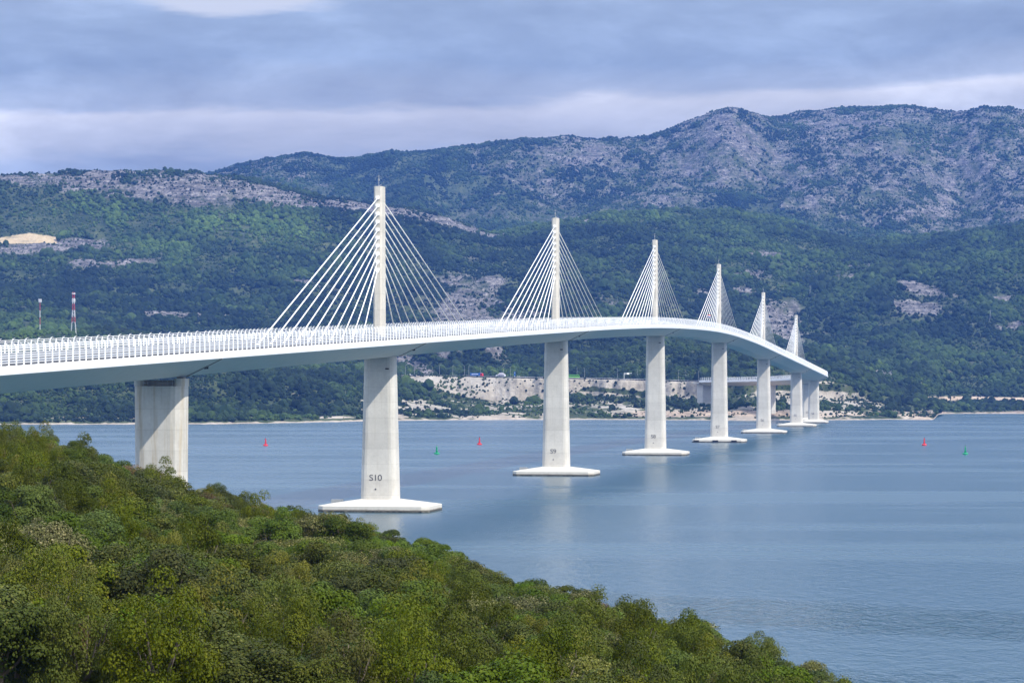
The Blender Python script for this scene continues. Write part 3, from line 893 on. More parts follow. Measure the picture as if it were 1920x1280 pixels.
PIER_LABEL = {'S11': 'broad rust streaked pier with bearings and no pylon, rising from the trees'}
for nm, sp in piers:
    X, Y, hh = plan(sp)
    dz = deck_z(sp)
    R = Matrix.Rotation(-hh, 4, 'Z'); T = Matrix.Translation((X, Y, 0)); W = T @ R
    pylon = nm in ('S10', 'S9', 'S8', 'S7', 'S6', 'S5')
    q = MB()
    top = dz - 4.78
    if nm == 'S11':
        top = dz - 5.15
        q.prism([rnd_oct(9.6 + 0.5 * k / 5, 6.2, 2.3, -3 + (top + 1.5) * k / 5) for k in range(6)])
        for x in (-4.0, 4.0):
            q.prism([rnd_oct(2.1, 4.6, 0.9, z, (x, 0)) for z in (top - 1.49, top)])
        q.box((0, 1.4, top - 0.9), (6.0, 1.6, 1.2))
    elif nm == 'S2':
        q.prism([octa(4.6, 3.2, 0.5, z) for z in (-1.0, top)])
    else:
        hgt = top
        if nm in ('S4', 'S3'): w0, w1, l0, l1 = 9.2, 8.4, 5.4, 5.0
        else:
            w0, w1, l0, l1 = 9.7, 8.1, 7.0, 5.4
        n = 7
        q.prism([rnd_oct(w0 + (w1 - w0) * k / n, l0 + (l1 - l0) * k / n, 1.75, 1.5 + (top - 1.5) * k / n, (0.25, 0)) for k in range(n + 1)])
    p = q.build('pier', rusty_conc if nm == 'S11' else concrete, bridge)
    p.matrix_world = W
    if nm in PIER_LABEL: p['label'] = PIER_LABEL[nm]
    if nm == 'S11':
        bq = MB()
        for x in (-4.0, 4.0): MB().box((x, 0, dz - 5.2), (1.3, 1.6, 0.69)).build('bearing', seam_m, p)
        rail = MB()
        for z in (0.0, 0.55, 1.1): rail.bar((-2.9, -2.5, top - 1.45 + z), (2.9, -2.5, top - 1.45 + z), 0.05)
        for k in range(7): rail.bar((-2.9 + k * 0.966, -2.5, top - 1.5), (-2.9 + k * 0.966, -2.5, top - 0.35), 0.045)
        rail.build('access_railing', grey_metal, p)
    if nm not in ('S11', 'S2'):
        # pile cap: six-sided slab, side walls then a top rising gently to the shaft
        a, l, c = 14.6, 12.5, 4.2
        if nm in ('S4', 'S3'): a, l = 11.5, 9.5
        low = [(-a + c * 0.4, -l), (a - c * 0.4, -l), (a, -l + 2), (a, l - 7), (a - 7, l), (-a + 7, l), (-a, l - 7), (-a, -l + 2)]
        low = [(x + 0.8, y) for x, y in low]
        rings = [[(x, y, -2.0) for x, y in low], [(x, y, 1.5) for x, y in low], [(x * 0.985, y * 0.985, 1.62) for x, y in low],
                 [(math.copysign(min(abs(x), 4.4), x), math.copysign(min(abs(y), 3.2), y), 3.0) for x, y in low]]
        cp = MB().prism(rings).build('pile_cap', cap_mat, p)
        if nm == 'S7':
            for x in (-11.3, -0.6, 9.8):
                MB().box((x, -l - 0.35, 0.55), (3.0, 0.7, 1.5)).box((x, -l - 0.75, 0.55), (2.4, 0.12, 1.1)).build('fender', darkm, cp)
        bx = MB().box((-a + 2.2, l - 8.0, 2.0), (3.0, 1.6, 1.1)).build('equipment_box', cap_mat, cp)
        # painted number low on the end face
        l0 = 5.4 if nm in ('S4', 'S3') else 7.0
        zt = 7.8 if pylon else 7.0
        me = text_mesh(nm, 2.25); me.materials.append(ink)
        to = bpy.data.objects.new('pier_number', me); COL.objects.link(to); to.parent = p
        taper = (l0 - (5.0 if nm in ('S4', 'S3') else 5.4)) / 2 / (top - 1.5)
        yb = -l0 / 2 + taper * (zt - 1.5)
        to.location = (-0.3, yb - 0.035, zt)
        to.rotation_euler = (math.radians(90) - math.atan(taper), 0, 0); to.scale = (1.12, 1, 1)
        MB().bar((-0.3, yb + 0.05 - taper * 2.2, zt - 2.2), (-0.3, yb - 0.12 - taper * 2.2, zt - 2.2), 0.22, 8).build('drain_outlet', ink, p)
        # two small lamps near the shaft head
        lm = MB()
        lm.box((2.6, -l0 / 2 + 0.75, top - 3.2), (0.9, 0.5, 0.35))
        lm.build('inspection_lamp', darkm, p)
    # transverse drain line on the girder soffit
    if nm != 'S2':
        q = MB()
        sm = sp + (6.0 if pylon else 3.5)
        pts = [(t, z) for t, z in ((3.9, -4.86), (4.65, -4.50), (7.6, -3.10), (10.6, -1.66), (11.1, -1.40))]
        for (ta, za), (tb, zb) in zip(pts[:-1], pts[1:]):
            q.bar(dp(sm, ta, za), dp(sm, tb, zb), 0.13, 5)
        q.build('drain_pipe', seam_m, bridge)
        for dd in (1.0, 2.4): MB().box(dp(sm + dd, 7.4, -3.25), (0.42, 0.6, 0.4)).build('soffit_lamp', darkm, bridge)
    if not pylon: continue
    # ---- pylon on the deck axis
    q = MB()
    HT = 39.3
    n = 8
    q.prism([octa(2.25 - 0.1 * k / n, 5.6 - 1.1 * k / n, 0.42, dz - 0.3 + (HT + 0.3) * k / n) for k in range(n + 1)])
    py_o = q.build('pylon', pylon_conc, bridge); py_o.matrix_world = W
    ms_ = MB()
    ms_.bar((0, -0.9, dz + HT), (0, -0.9, dz + HT + 3.0), 0.07, 5).box((0, -0.9, dz + HT + 1.7), (0.35, 0.35, 0.5)).box((0, -0.9, dz + HT + 2.6), (1.4, 0.06, 0.06))
    ms_.bar((-0.8, 0.8, dz + HT), (0.3, 0.8, dz + HT + 0.6), 0.06, 5)
    ms_.build('beacon_mast', grey_metal, py_o)
    ladder_box = MB().box((0.0, -2.75, dz + 0.6), (0.9, 0.5, 1.6)).build('access_door', grey_metal, py_o)
    for k in range(10):
        sk = 20.0 + 11.15 * k
        zk = 17.6 + 2.07 * k
        lk = 5.6 - 1.1 * zk / HT
        for d in (-1, 1):
            # pylon local frame: y runs along the bridge
            sk = 20.0 + (11.15 if d < 0 else 11.8) * k
            pa = Vector((0, d * (lk / 2 - 0.2), dz + zk))
            g_ = dp(sp + d * sk, 0, 0.0)
            loc = W.inverted() @ g_
            q = MB(); q.bar(tuple(pa), tuple(loc), 0.145, 8)
            q.build('stay_cable', cable_mat, py_o, True)
            dirn = (loc - pa).normalized()
            e = pa + dirn * 1.1
            an = MB().bar(tuple(pa), tuple(e), 0.42, 8, 0.30)
            an.box((0, d * (lk / 2 + 0.10), dz + zk + 0.1), (1.05, 0.35, 0.75))
            an.build('cable_anchor', white, py_o)
            lo = MB().bar(tuple(loc), tuple(loc - dirn * 2.6), 0.27, 8)
            lo.build('cable_socket', white, py_o)

# abutment where the bridge lands on the far shore
X, Y, hh = plan(1950)
ab = thing('bridge_abutment', 'pale concrete abutment where the white bridge meets the far shore road', 'abutment', (X, Y, 0), -hh)
MB().box((0, 5, deck_z(1950) / 2 - 1), (13.0, 9, deck_z(1950) - 3)).build('abutment_wall', concrete, ab)
MB().box((0, 5, deck_z(1950) - 1.9), (22.0, 9.6, 1.2)).build('coping', concrete, ab)

# tiny flag on a pole at the crown of the bridge
fp = dp(700, 10.2, 0)
fl = thing('flag_pole', 'small red white and blue flag on a pole at the crown of the bridge', 'flag', fp)
MB().bar((0, 0, 0), (0, 0, 7.0), 0.09, 6).build('pole', grey_metal, fl)
fm = mat('flag_cloth', rough=0.8, build=lambda g, b: g.put(b.inputs['Base Color'], g.ramp(g.math('ADD', g.math('MULTIPLY', g.new('ShaderNodeTexCoord').outputs['Generated'], 1.0), 0.0), [(0, (0.5, 0.5, 0.5))])))
nt = fm.node_tree; nt.nodes.clear()
g = NT(nt); b = g.new('ShaderNodeBsdfPrincipled'); o_ = g.new('ShaderNodeOutputMaterial'); nt.links.new(b.outputs[0], o_.inputs[0])
uvn = g.new('ShaderNodeAttribute'); uvn.attribute_name = 'band'
g.put(b.inputs['Base Color'], g.ramp(uvn.outputs['Fac'], [(0, (0.02, 0.03, 0.25)), (0.34, (0.8, 0.8, 0.8)), (0.67, (0.55, 0.02, 0.03))], 'CONSTANT'))
vs, fs = [], []
for i in range(9):
    for j in range(7):
        vs.append((0.1 + i * 0.38, 0.22 * math.sin(i * 1.1 + j * 0.3), 6.9 - (6 - j) * 0.36 - i * 0.10))
for i in range(8):
    for j in range(6):
        fs.append((i * 7 + j, (i + 1) * 7 + j, (i + 1) * 7 + j + 1, i * 7 + j + 1))
vs = [(x * 0.6, y * 0.6, 6.9 + (z - 6.9) * 0.6) for x, y, z in vs]
fo = meshob('flag', vs, fs, fm, fl)
at = fo.data.attributes.new('band', 'FLOAT', 'POINT'); at.data.foreach_set('value', [(k % 7) / 6.0 for k in range(len(vs))])

# ---------------------------------------------------------------- buoys
red = mat('red_buoy_paint', (0.55, 0.02, 0.025), 0.5)
grn = mat('green_buoy_paint', (0.0, 0.24, 0.10), 0.5)
for px, py, mm, lab in ((498, 835.5, red, 'red buoy left of the S10 pier'), (899, 833.5, red, 'red buoy between the S10 and S9 piers'), (1733, 834.5, red, 'red buoy on open water at the right, beyond the green one'),
                        (819, 851.0, grn, 'green buoy just right of the S10 pier'), (1810, 851.5, grn, 'green buoy at the far right on open water')):
    Yb_ = CAMH * FOC / (py - HOR)
    isr = mm is red
    bt = thing('channel_buoy', 'small ' + lab, 'buoy', ((px - 960) / FOC * Yb_, Yb_, 0), 0, 'navigation buoys marking the channel')
    MB().lathe([(1.0, -0.4), (1.32, -0.1), (1.32, 0.45), (1.05, 0.72), (0.42, 0.95)], 18).build('float', mm, bt, True)
    MB().lathe([(0.52, 0.93), (0.40, 1.6), (0.30, 3.1), (0.30, 3.35)], 12).build('tower', mm, bt, True)
    if isr: MB().lathe([(0.26, 3.36), (0.26, 3.9)], 12).build('topmark', mm, bt)
    else: MB().lathe([(0.34, 3.36), (0.02, 4.0)], 12).build('topmark', mm, bt)
    MB().lathe([(0.07, 3.95), (0.07, 4.3), (0.12, 4.32), (0.12, 4.5)], 8).build('lantern', darkm, bt)

# ---------------------------------------------------------------- far shore road and what stands on it
vs, fs = [], []
cols = [k for k in range(NC) if 560 <= XS[k] <= 1335]
for k in cols:
    px = XS[k]
    for dY in (6, 24):
        Y = YK[5][k] + dY
        z = float(np.interp(YK[5][k] + 15, GY[:, k], GZ[:, k])) + 0.6
        vs.append(((px - 960) / FOC * Y, Y, z))
for k in range(len(cols) - 1): fs.append((2 * k, 2 * k + 2, 2 * k + 3, 2 * k + 1))
road = meshob('road', vs, fs, asphalt)
tag(road, 'grey approach road running along the top of the pale bank', kind='structure')
RP = np.array(vs)


def road_pt(px, off=0.5):
    X0 = np.array([RP[2 * k] * (1 - off) + RP[2 * k + 1] * off for k in range(len(cols))])
    pxs = 960 + FOC * X0[:, 0] / X0[:, 1]
    return Vector((np.interp(px, pxs, X0[:, 0]), np.interp(px, pxs, X0[:, 1]), np.interp(px, pxs, X0[:, 2])))


def road_dir(px):
    a, b = road_pt(px - 6), road_pt(px + 6)
    return math.atan2(b.y - a.y, b.x - a.x)


# crash barrier along the near edge of the road
rings = []
for k in range(0, len(cols), 3):
    x, y, z = RP[2 * k]
    rings.append([(x, y + 0.0, z + 0.5), (x, y + 0.1, z + 0.5), (x, y + 0.1, z + 1.0), (x, y, z + 1.0)])
gb = MB().prism(rings)
for k in range(0, len(cols), 2):
    x, y, z = RP[2 * k]; gb.box((x, y + 0.25, z + 0.3), (0.16, 0.16, 1.2))
tag(gb.build('crash_barrier', grey_metal), 'low steel crash barrier along the far shore road', 'barrier')

lamp_px = [(645, 0.9), (760, 0.1), (777, 0.9), (799, 0.1), (811, 0.9), (824, 0.1), (849, 0.1), (871, 0.9), (879, 0.1), (901, 0.9), (944, 0.1), (957, 0.9), (1082, 0.9), (1096, 0.1), (1158, 0.9), (1195, 0.1), (1212, 0.9), (1272, 0.1), (1286, 0.9), (1310, .1)]
names_at = {645: 'left of the S10 pier, alone above the woods', 760: 'first to the right of the S10 pier', 777: 'second to the right of the S10 pier', 799: 'third to the right of the S10 pier',
            811: 'fourth to the right of the S10 pier', 824: 'fifth to the right of the S10 pier', 849: 'midway between the S10 pier and the blue truck', 871: 'first to the left of the blue truck, further back',
            879: 'just at the tail of the blue truck', 901: 'rising behind the blue truck', 944: 'beside the small grey hut', 957: 'next to the blue sign', 1082: 'just right of the green bus',
            1096: 'second to the right of the green bus', 1158: 'just left of the white gantry', 1195: 'just right of the white gantry', 1212: 'left of the S8 pier, second right of the gantry',
            1272: 'first to the right of the S8 pier', 1286: 'second to the right of the S8 pier', 1310: 'last lamp before the S7 pier'}
lamp0 = None
for px, off in lamp_px:
    P = road_pt(px, off)
    if lamp0 is None:
        lamp0 = thing('street_lamp', '', 'street lamp', P, 0, 'street lamps along the far shore road')
        MB().bar((0, 0, 0), (0, 0, 10.5), 0.16, 6, 0.09).build('pole', grey_metal, lamp0)
        MB().bar((0, 0, 10.4), (1.5, 0, 10.9), 0.07, 5).box((1.9, 0, 10.9), (1.0, 0.35, 0.16)).build('lamp_head', grey_metal, lamp0)
        L_ = lamp0
    else:
        L_ = lamp0.copy(); COL.objects.link(L_)
        for ch in list(lamp0.children):
            c = ch.copy(); COL.objects.link(c); c.parent = L_
    L_.location = P; L_.rotation_euler = (0, 0, road_dir(px) + math.pi / 2 * (1 if off < 0.5 else -1))
    L_['label'] = 'slim grey street lamp ' + names_at[px]

# articulated truck
blue = mat('blue_trailer_paint', (0.02, 0.13, 0.45), 0.4)
redp = mat('red_truck_paint', (0.5, 0.02, 0.03), 0.35)
glass = mat('dark_window_glass', (0.02, 0.025, 0.03), 0.1)
greenp = mat('green_bus_paint', (0.12, 0.42, 0.04), 0.35)
tr = thing('truck', 'articulated truck with blue box trailer and red cab on the far road', 'truck', road_pt(894, 0.25) + Vector((0, 0, 0.05)), road_dir(894))
MB().box((-1.2, 0, 2.55), (11.8, 2.5, 2.8)).build('trailer', blue, tr)
MB().box((-1.4, -1.27, 2.75), (8.0, 0.03, 0.7)).box((-4.6, -1.27, 2.35), (1.0, 0.03, 0.3)).build('white_stripe', plain_white, tr)
cab = MB().add([(5.1, -1.2, 0.6), (7.3, -1.2, 0.6), (7.3, -1.2, 2.3), (6.9, -1.2, 3.4), (5.1, -1.2, 3.7), (5.1, 1.2, 0.6), (7.3, 1.2, 0.6), (7.3, 1.2, 2.3), (6.9, 1.2, 3.4), (5.1, 1.2, 3.7)],
               [(0, 1, 2, 3, 4), (9, 8, 7, 6, 5), (0, 5, 6, 1), (1, 6, 7, 2), (2, 7, 8, 3), (3, 8, 9, 4), (4, 9, 5, 0)]).build('cab', redp, tr)
MB().box((6.3, -1.22, 2.6), (0.9, 0.04, 0.7)).build('window', glass, cab)
for x in (-6.2, -5.0, -3.8, 4.2, 6.4):
    for y in (-1.1, 1.1): MB().bar((x, y - 0.15, 0.5), (x, y + 0.15, 0.5), 0.5, 12).build('wheel', darkm, tr)
bu = thing('coach', 'green long distance coach just right of the S9 pier', 'bus', road_pt(1075, 0.25) + Vector((0, 0, 0.05)), road_dir(1075))
MB().add([(x, y, z) for y in (-1.25, 1.25) for x, z in ((-6, 0.5), (6, 0.5), (6.1, 2.2), (5.6, 3.6), (-6, 3.6))], [(0, 1, 2, 3, 4), (9, 8, 7, 6, 5), (0, 5, 6, 1), (1, 6, 7, 2), (2, 7, 8, 3), (3, 8, 9, 4), (4, 9, 5, 0)]).build('body', greenp, bu)
MB().box((0, -1.27, 2.6), (11.4, 0.04, 1.0)).build('side_windows', glass, bu)
MB().add([(6.12, -1.15, 1.4), (6.12, 1.15, 1.4), (5.75, 1.15, 3.4), (5.75, -1.15, 3.4)], [(0, 1, 2, 3)]).build('windscreen', glass, bu)
for x in (-4, -2.8, 4.3):
    for y in (-1.15, 1.15): MB().bar((x, y - 0.14, 0.5), (x, y + 0.14, 0.5), 0.5, 12).build('wheel', darkm, bu)
hut = thing('roadside_hut', 'small grey hut with pitched roof and white end walls beside the road', 'hut', road_pt(940, 0.9), road_dir(940))
stone_g = mat('grey_stone', (0.32, 0.31, 0.34), 0.9)
MB().box((0, 0, 1.1), (7, 4.5, 2.2)).build('wall', stone_g, hut)
MB().add([(-4, -2.6, 2.2), (4, -2.6, 2.2), (4, 2.6, 2.2), (-4, 2.6, 2.2), (-2, 0, 4.6), (2, 0, 4.6)], [(0, 1, 5, 4), (2, 3, 4, 5), (1, 2, 5), (3, 0, 4), (3, 2, 1, 0)]).build('roof', stone_g, hut)
for x in (-5.6, 5.4): MB().box((x, -1, 1.2), (1.4, 1.2, 2.4)).build('white_post', plain_white, hut)
MB().box((0, -2.27, 1.0), (1.1, 0.05, 1.9)).build('door', darkm, hut)
sg = thing('road_sign', 'tall blue and white totem sign by the road', 'sign', road_pt(965, 0.1), road_dir(965))
MB().box((0, 0, 3.2), (1.5, 0.3, 5.4)).build('panel', blue, sg)
MB().box((-0.1, -0.17, 1.4), (1.0, 0.03, 0.8)).box((0.1, -0.17, 4.6), (0.5, 0.03, 1.0)).build('white_marking', plain_white, sg)
ga = thing('sign_gantry', 'white steel sign gantry spanning the far road between the S9 and S8 piers', 'gantry', road_pt(1178, 0.5), road_dir(1178))
MB().bar((-5.6, -3, 0), (-5.6, -3, 6.6), 0.2).bar((5.6, 3, 0), (5.6, 3, 6.6), 0.2).build('upright', plain_white, ga)
MB().bar((-5.6, -3, 5.4), (5.6, 3, 5.4), 0.16).bar((-5.6, -3, 6.4), (5.6, 3, 6.4), 0.16).build('beam', plain_white, ga)
MB().box((-0.5, -0.6, 6.0), (3.0, 0.15, 1.5), math.atan2(6, 11.2)).build('sign_panel', plain_white, ga)
car_m = mat('white_car_paint', (0.75, 0.75, 0.76), 0.3)
for px, off, mm, lab in ((768, 0.3, car_m, 'small white car on the far road just right of the S10 pier'), (973, 0.3, car_m, 'white car on the far road beside the blue sign')):
    cr_ = thing('parked_car', lab, 'car', road_pt(px, off) + Vector((0, 0, 0.05)), road_dir(px), 'cars on the far road')
    pr = [(-2.1, 0.35), (2.1, 0.35), (2.15, 0.8), (1.2, 0.95), (0.6, 1.45), (-1.2, 1.45), (-1.9, 0.95), (-2.15, 0.85)]
    n = len(pr)
    MB().add([(x, y, z) for y in (-0.85, 0.85) for x, z in pr], [tuple(range(n)), tuple(range(2 * n - 1, n - 1, -1))] + [(k, n + k, n + (k + 1) % n, (k + 1) % n) for k in range(n)]).build('body', mm, cr_)
    MB().box((-0.3, -0.87, 1.18), (1.7, 0.03, 0.34)).build('window', glass, cr_)
    for x in (-1.3, 1.3):
        for y in (-0.8, 0.8): MB().bar((x, y - 0.1, 0.33), (x, y + 0.1, 0.33), 0.33, 10).build('wheel', darkm, cr_)

# ---------------------------------------------------------------- telecom masts on the left hill
wpaint = mat('white_mast_paint', (0.58, 0.58, 0.60), 0.6)
rpaint = mat('red_mast_paint', (0.36, 0.045, 0.06), 0.6)
P = ground(75, 626); P.z -= 1
m1 = thing('radio_mast', 'slender red and white banded pole mast with a boxy head on the left hill', 'mast', P)
sc_ = P.y / FOC
for k, (a, b_) in enumerate(((0, 8), (8, 20), (20, 33), (33, 46), (46, 59), (59, 61))):
    MB().bar((0, 0, a * sc_), (0, 0, b_ * sc_), 0.32, 8).build('red_band' if k % 2 == 0 and k != 0 or k == 5 else 'white_band', rpaint if k % 2 == 0 and k != 0 or k == 5 else wpaint, m1)
hd = MB()
for k in range(6):
    a = k * math.pi / 3; hd.box((1.1 * math.cos(a), 1.1 * math.sin(a), 64.5 * sc_), (0.7, 0.5, 3.0), a)
hd.bar((0, 0, 61 * sc_), (0, 0, 67 * sc_), 0.5, 8)
hd.build('antenna_head', wpaint, m1)
MB().box((-3, 0, 1.3), (3.2, 2.4, 2.6)).build('equipment_cabin', wpaint, m1)
P = ground(138, 626); P.z -= 1
m2 = thing('lattice_mast', 'taller red and white lattice mast on splayed legs on the left hill', 'mast', P)
sc_ = P.y / FOC
TH = 80 * sc_


def mw(z): return float(np.interp(z / TH, [0, 0.30, 0.7, 1.0], [2.4, 1.45, 0.85, 0.8]))


bands = [(0, 0.30, wpaint, 'white_band'), (0.30, 0.42, rpaint, 'red_band'), (0.42, 0.58, wpaint, 'white_band'), (0.58, 0.73, rpaint, 'red_band'), (0.73, 0.86, wpaint, 'white_band'), (0.86, 1.0, rpaint, 'red_band')]
for a, b_, mm, nm in bands:
    q = MB(); n = max(2, int(round((b_ - a) * TH / 2.6)))
    for j in range(n):
        z0, z1 = (a + (b_ - a) * j / n) * TH, (a + (b_ - a) * (j + 1) / n) * TH
        c0 = [(sx_ * mw(z0), sy_ * mw(z0), z0) for sx_, sy_ in ((-1, -1), (1, -1), (1, 1), (-1, 1))]
        c1 = [(sx_ * mw(z1), sy_ * mw(z1), z1) for sx_, sy_ in ((-1, -1), (1, -1), (1, 1), (-1, 1))]
        for k in range(4):
            q.bar(c0[k], c1[k], 0.20, 5)
            if a > 0: q.bar(c0[k], c1[(k + 1) % 4], 0.13, 4); q.bar(c1[k], c1[(k + 1) % 4], 0.12, 4)
        if a == 0 and j == n - 1:
            for k in range(4): q.bar(c1[k], c1[(k + 1) % 4], 0.15, 4)
    q.build(nm, mm, m2)
dh = MB()
for z in (0.79, 0.83, 0.97):
    for k in range(4):
        a = k * math.pi / 2 + 0.5; dh.bar((1.0 * math.cos(a), 1.0 * math.sin(a), z * TH), (1.5 * math.cos(a), 1.5 * math.sin(a), z * TH), 0.75, 10)
dh.build('dish_antennas', wpaint, m2)
MB().box((-3.6, 0, 1.2), (3, 2.4, 2.4)).build('equipment_cabin', wpaint, m2)

# two faint power line poles on the hills at the right
for px, py, lab in ((1519, 556, 'thin grey power line tower on the hillside above the third pylon from the right'), (1857, 603, 'thin grey power line tower on the hillside at the far right')):
    P = ground(px, py)
    t_ = thing('power_tower', lab, 'pylon', P, 0, 'power line towers on the hillside')
    q = MB().bar((-1, 0, 0), (0, 0, 13), 0.14, 4).bar((1, 0, 0), (0, 0, 13), 0.14, 4).bar((0, 0, 13), (0, 0, 16), 0.14, 4)
    q.build('mast', grey_metal, t_)
    MB().bar((-2.5, 0, 14), (2.5, 0, 14), 0.11, 4).build('crossarm', grey_metal, t_)

# ---------------------------------------------------------------- near headland
sil = np.array([(-260, 790), (-60, 806), (0, 815), (40, 812), (100, 816), (160, 838), (210, 858), (260, 880), (340, 897), (400, 918), (450, 936), (520, 952), (560, 952), (640, 966), (700, 992), (760, 1006),
                (830, 1024), (880, 1060), (950, 1082), (1040, 1086), (1100, 1102), (1160, 1138), (1220, 1152), (1300, 1168), (1360, 1196), (1430, 1210), (1480, 1238), (1540, 1254), (1590, 1284), (1700, 1350), (1900, 1470), (2300, 1700)], float)
HX = np.linspace(-260, 2200, 260)
sy_ = np.interp(HX, sil[:, 0], sil[:, 1])
D1 = np.interp(HX, [-260, 0, 600, 1100, 1600, 2200], [285, 265, 232, 195, 152, 110])
zc1 = CAMH - (sy_ - HOR) / FOC * D1
Dn = 70.0
zc0 = np.interp(HX, [-260, 0, 1500, 2200], [25.6, 25.4, 23.2, 20.5])
rowsH = []
TREE = 2.75
for k in range(0, 91):
    t = k / 90
    D = Dn + (D1 - Dn) * t
    z = zc0 + (zc1 - zc0) * t - TREE
    z = z - 1.7 * np.sin(math.pi * t) * 0.6
    X = (HX - 960) / FOC * D
    z = z + 0.55 * np.sin(math.pi * min(1, t * 1.0)) * fbm(X / 13.0, D / 13.0, 3, 5)
    rowsH.append(np.stack([X, D, z], -1))
zs = rowsH[-1][:, 2]
for j in range(1, 16):
    D = D1 + j * 6
    X = (HX - 960) / FOC * D
    z = np.maximum(zs - 0.015 * (j * 6) ** 1.75, -3)
    rowsH.append(np.stack([X, D, z], -1))
HG = np.array(rowsH)
NHR, NHC = HG.shape[:2]
qi = np.arange(NHR - 1)[:, None] * NHC + np.arange(NHC - 1)[None, :]
hq = np.stack([qi, qi + 1, qi + NHC + 1, qi + NHC], -1).reshape(-1, 4)
hme = big_mesh('headland', HG.reshape(-1, 3), hq)
hme.materials.append(mat('headland_soil', rough=0.95, spec=0.1, build=lambda g, b: g.put(b.inputs['Base Color'], g.ramp(g.noise(objco(g), 0.7, 6, 0.65), [(0.3, (0.018, 0.026, 0.010)), (0.55, (0.035, 0.045, 0.016)), (0.75, (0.09, 0.075, 0.045))]))))
headland = bpy.data.objects.new('headland', hme); COL.objects.link(headland)
tag(headland, 'scrub covered slope of the near headland falling to the sea', kind='structure')


def head_z(px, D):
    c = int(np.clip(np.searchsorted(HX, px), 1, NHC - 1)); t = (px - HX[c - 1]) / (HX[c] - HX[c - 1])
    a = float(np.interp(D, HG[:, c - 1, 1], HG[:, c - 1, 2])); b = float(np.interp(D, HG[:, c, 1], HG[:, c, 2]))
    return a * (1 - t) + b * t


def d_edge(px): return float(np.interp(px, HX, D1))


def leaf_mesh(name, seed, lobes, leaves, size, style):
    """crown of leaf-sized faces spread over many small sprays; style: broad, plume"""
    rs = np.random.default_rng(seed)
    C, Rr = [], []
    for _ in range(lobes):
        th = rs.uniform(0, 2 * math.pi); rad = math.sqrt(rs.uniform(0, 1)) * 0.42
        if style == 'plume':
            z = 0.15 + rs.uniform(0, 1) * (0.80 * (1 - (rad / 0.46) ** 2) + 0.05)
            r = rs.uniform(0.09, 0.165)
        else:
            z = 0.18 + (rs.uniform(0, 1) ** 0.6) * 0.68 * math.sqrt(max(0.05, 1 - (rad / 0.50) ** 2))
            r = rs.uniform(0.10, 0.21)
        C.append((rad * math.cos(th), rad * math.sin(th), z)); Rr.append(r)
    C = np.array(C); Rr = np.array(Rr)
    li = rs.integers(0, lobes, leaves)
    d = rs.normal(size=(leaves, 3)); d /= np.linalg.norm(d, axis=1)[:, None]
    d[:, 2] = np.where(rs.random(leaves) < 0.7, np.abs(d[:, 2]), d[:, 2])
    rr_ = Rr[li] * (0.72 + 0.36 * rs.random(leaves) ** 0.6)
    if style == 'plume':
        off = d * rr_[:, None] * np.array([0.9, 0.9, 1.15])
    else:
        off = d * rr_[:, None] * np.array([1.0, 1.0, 0.85])
    P = C[li] + off
    nrm = d * 1.25 + rs.normal(size=(leaves, 3)) * 0.42 + np.array([0, 0, 0.25])
    nrm /= np.linalg.norm(nrm, axis=1)[:, None]
    if style == 'plume':
        up = d * 0.35 + np.array([0, 0, 1.0]) + rs.normal(size=(leaves, 3)) * 0.22
    else:
        up = rs.normal(size=(leaves, 3))
    t1 = np.cross(nrm, up); t1 /= np.linalg.norm(t1, axis=1)[:, None] + 1e-9
    t2 = np.cross(t1, nrm)
    s = size * rs.uniform(0.55, 1.3, leaves)[:, None]
    wd, ln = (0.75, 1.10) if style == 'plume' else (0.85, 1.05)
    a = P - t2 * s * ln * 0.5; b = P + t1 * s * wd * 0.5; c = P + t2 * s * ln * 0.5 + nrm * s * 0.15; e = P - t1 * s * wd * 0.5
    V = np.stack([a, b, c, e], 1).reshape(-1, 3)
    Q = np.arange(leaves * 4).reshape(-1, 4)
    me = big_mesh(name, V, Q, [('leafrnd', np.repeat(rs.random(leaves), 4)), ('spray', np.repeat(rs.random(lobes)[li], 4))])
    me.polygons.foreach_set('use_smooth', np.zeros(len(Q), bool))
    return me


def leaf_mat(name, ca, cb, cc_, trans=0.35):
    m = bpy.data.materials.new(name); m.use_nodes = True
    nt = m.node_tree; nt.nodes.clear(); g = NT(nt)
    oi = g.new('ShaderNodeObjectInfo')
    lr = attr(g, 'leafrnd'); sp_ = attr(g, 'spray')
    c = g.mix(sp_, ca, cb)
    c = g.mix(g.gray(lr, [(0.72, 0.0), (1.0, 0.75)]), c, cc_)
    hsv = g.new('ShaderNodeHueSaturation')
    g.put(hsv.inputs['Hue'], g.math('ADD', 0.491, g.math('MULTIPLY', oi.outputs['Random'], 0.016)))
    g.put(hsv.inputs['Saturation'], g.math('ADD', 0.86, g.math('MULTIPLY', g.math('FRACT', g.math('MULTIPLY', oi.outputs['Random'], 17.3)), 0.25)))
    g.put(hsv.inputs['Value'], g.math('ADD', 0.60, g.math('MULTIPLY', g.math('FRACT', g.math('MULTIPLY', oi.outputs['Random'], 7.7)), 0.68)))
    g.put(hsv.inputs['Color'], c)
    d = g.new('ShaderNodeBsdfPrincipled'); d.inputs['Roughness'].default_value = 0.6; d.inputs['Specular IOR Level'].default_value = 0.12
    g.l.new(hsv.outputs[0], d.inputs['Base Color'])
    tl = g.new('ShaderNodeBsdfTranslucent'); g.l.new(hsv.outputs[0], tl.inputs['Color'])
    mx = g.new('ShaderNodeMixShader'); mx.inputs[0].default_value = trans
    g.l.new(d.outputs[0], mx.inputs[1]); g.l.new(tl.outputs[0], mx.inputs[2])
    o = g.new('ShaderNodeOutputMaterial'); g.l.new(mx.outputs[0], o.inputs[0])
    return m


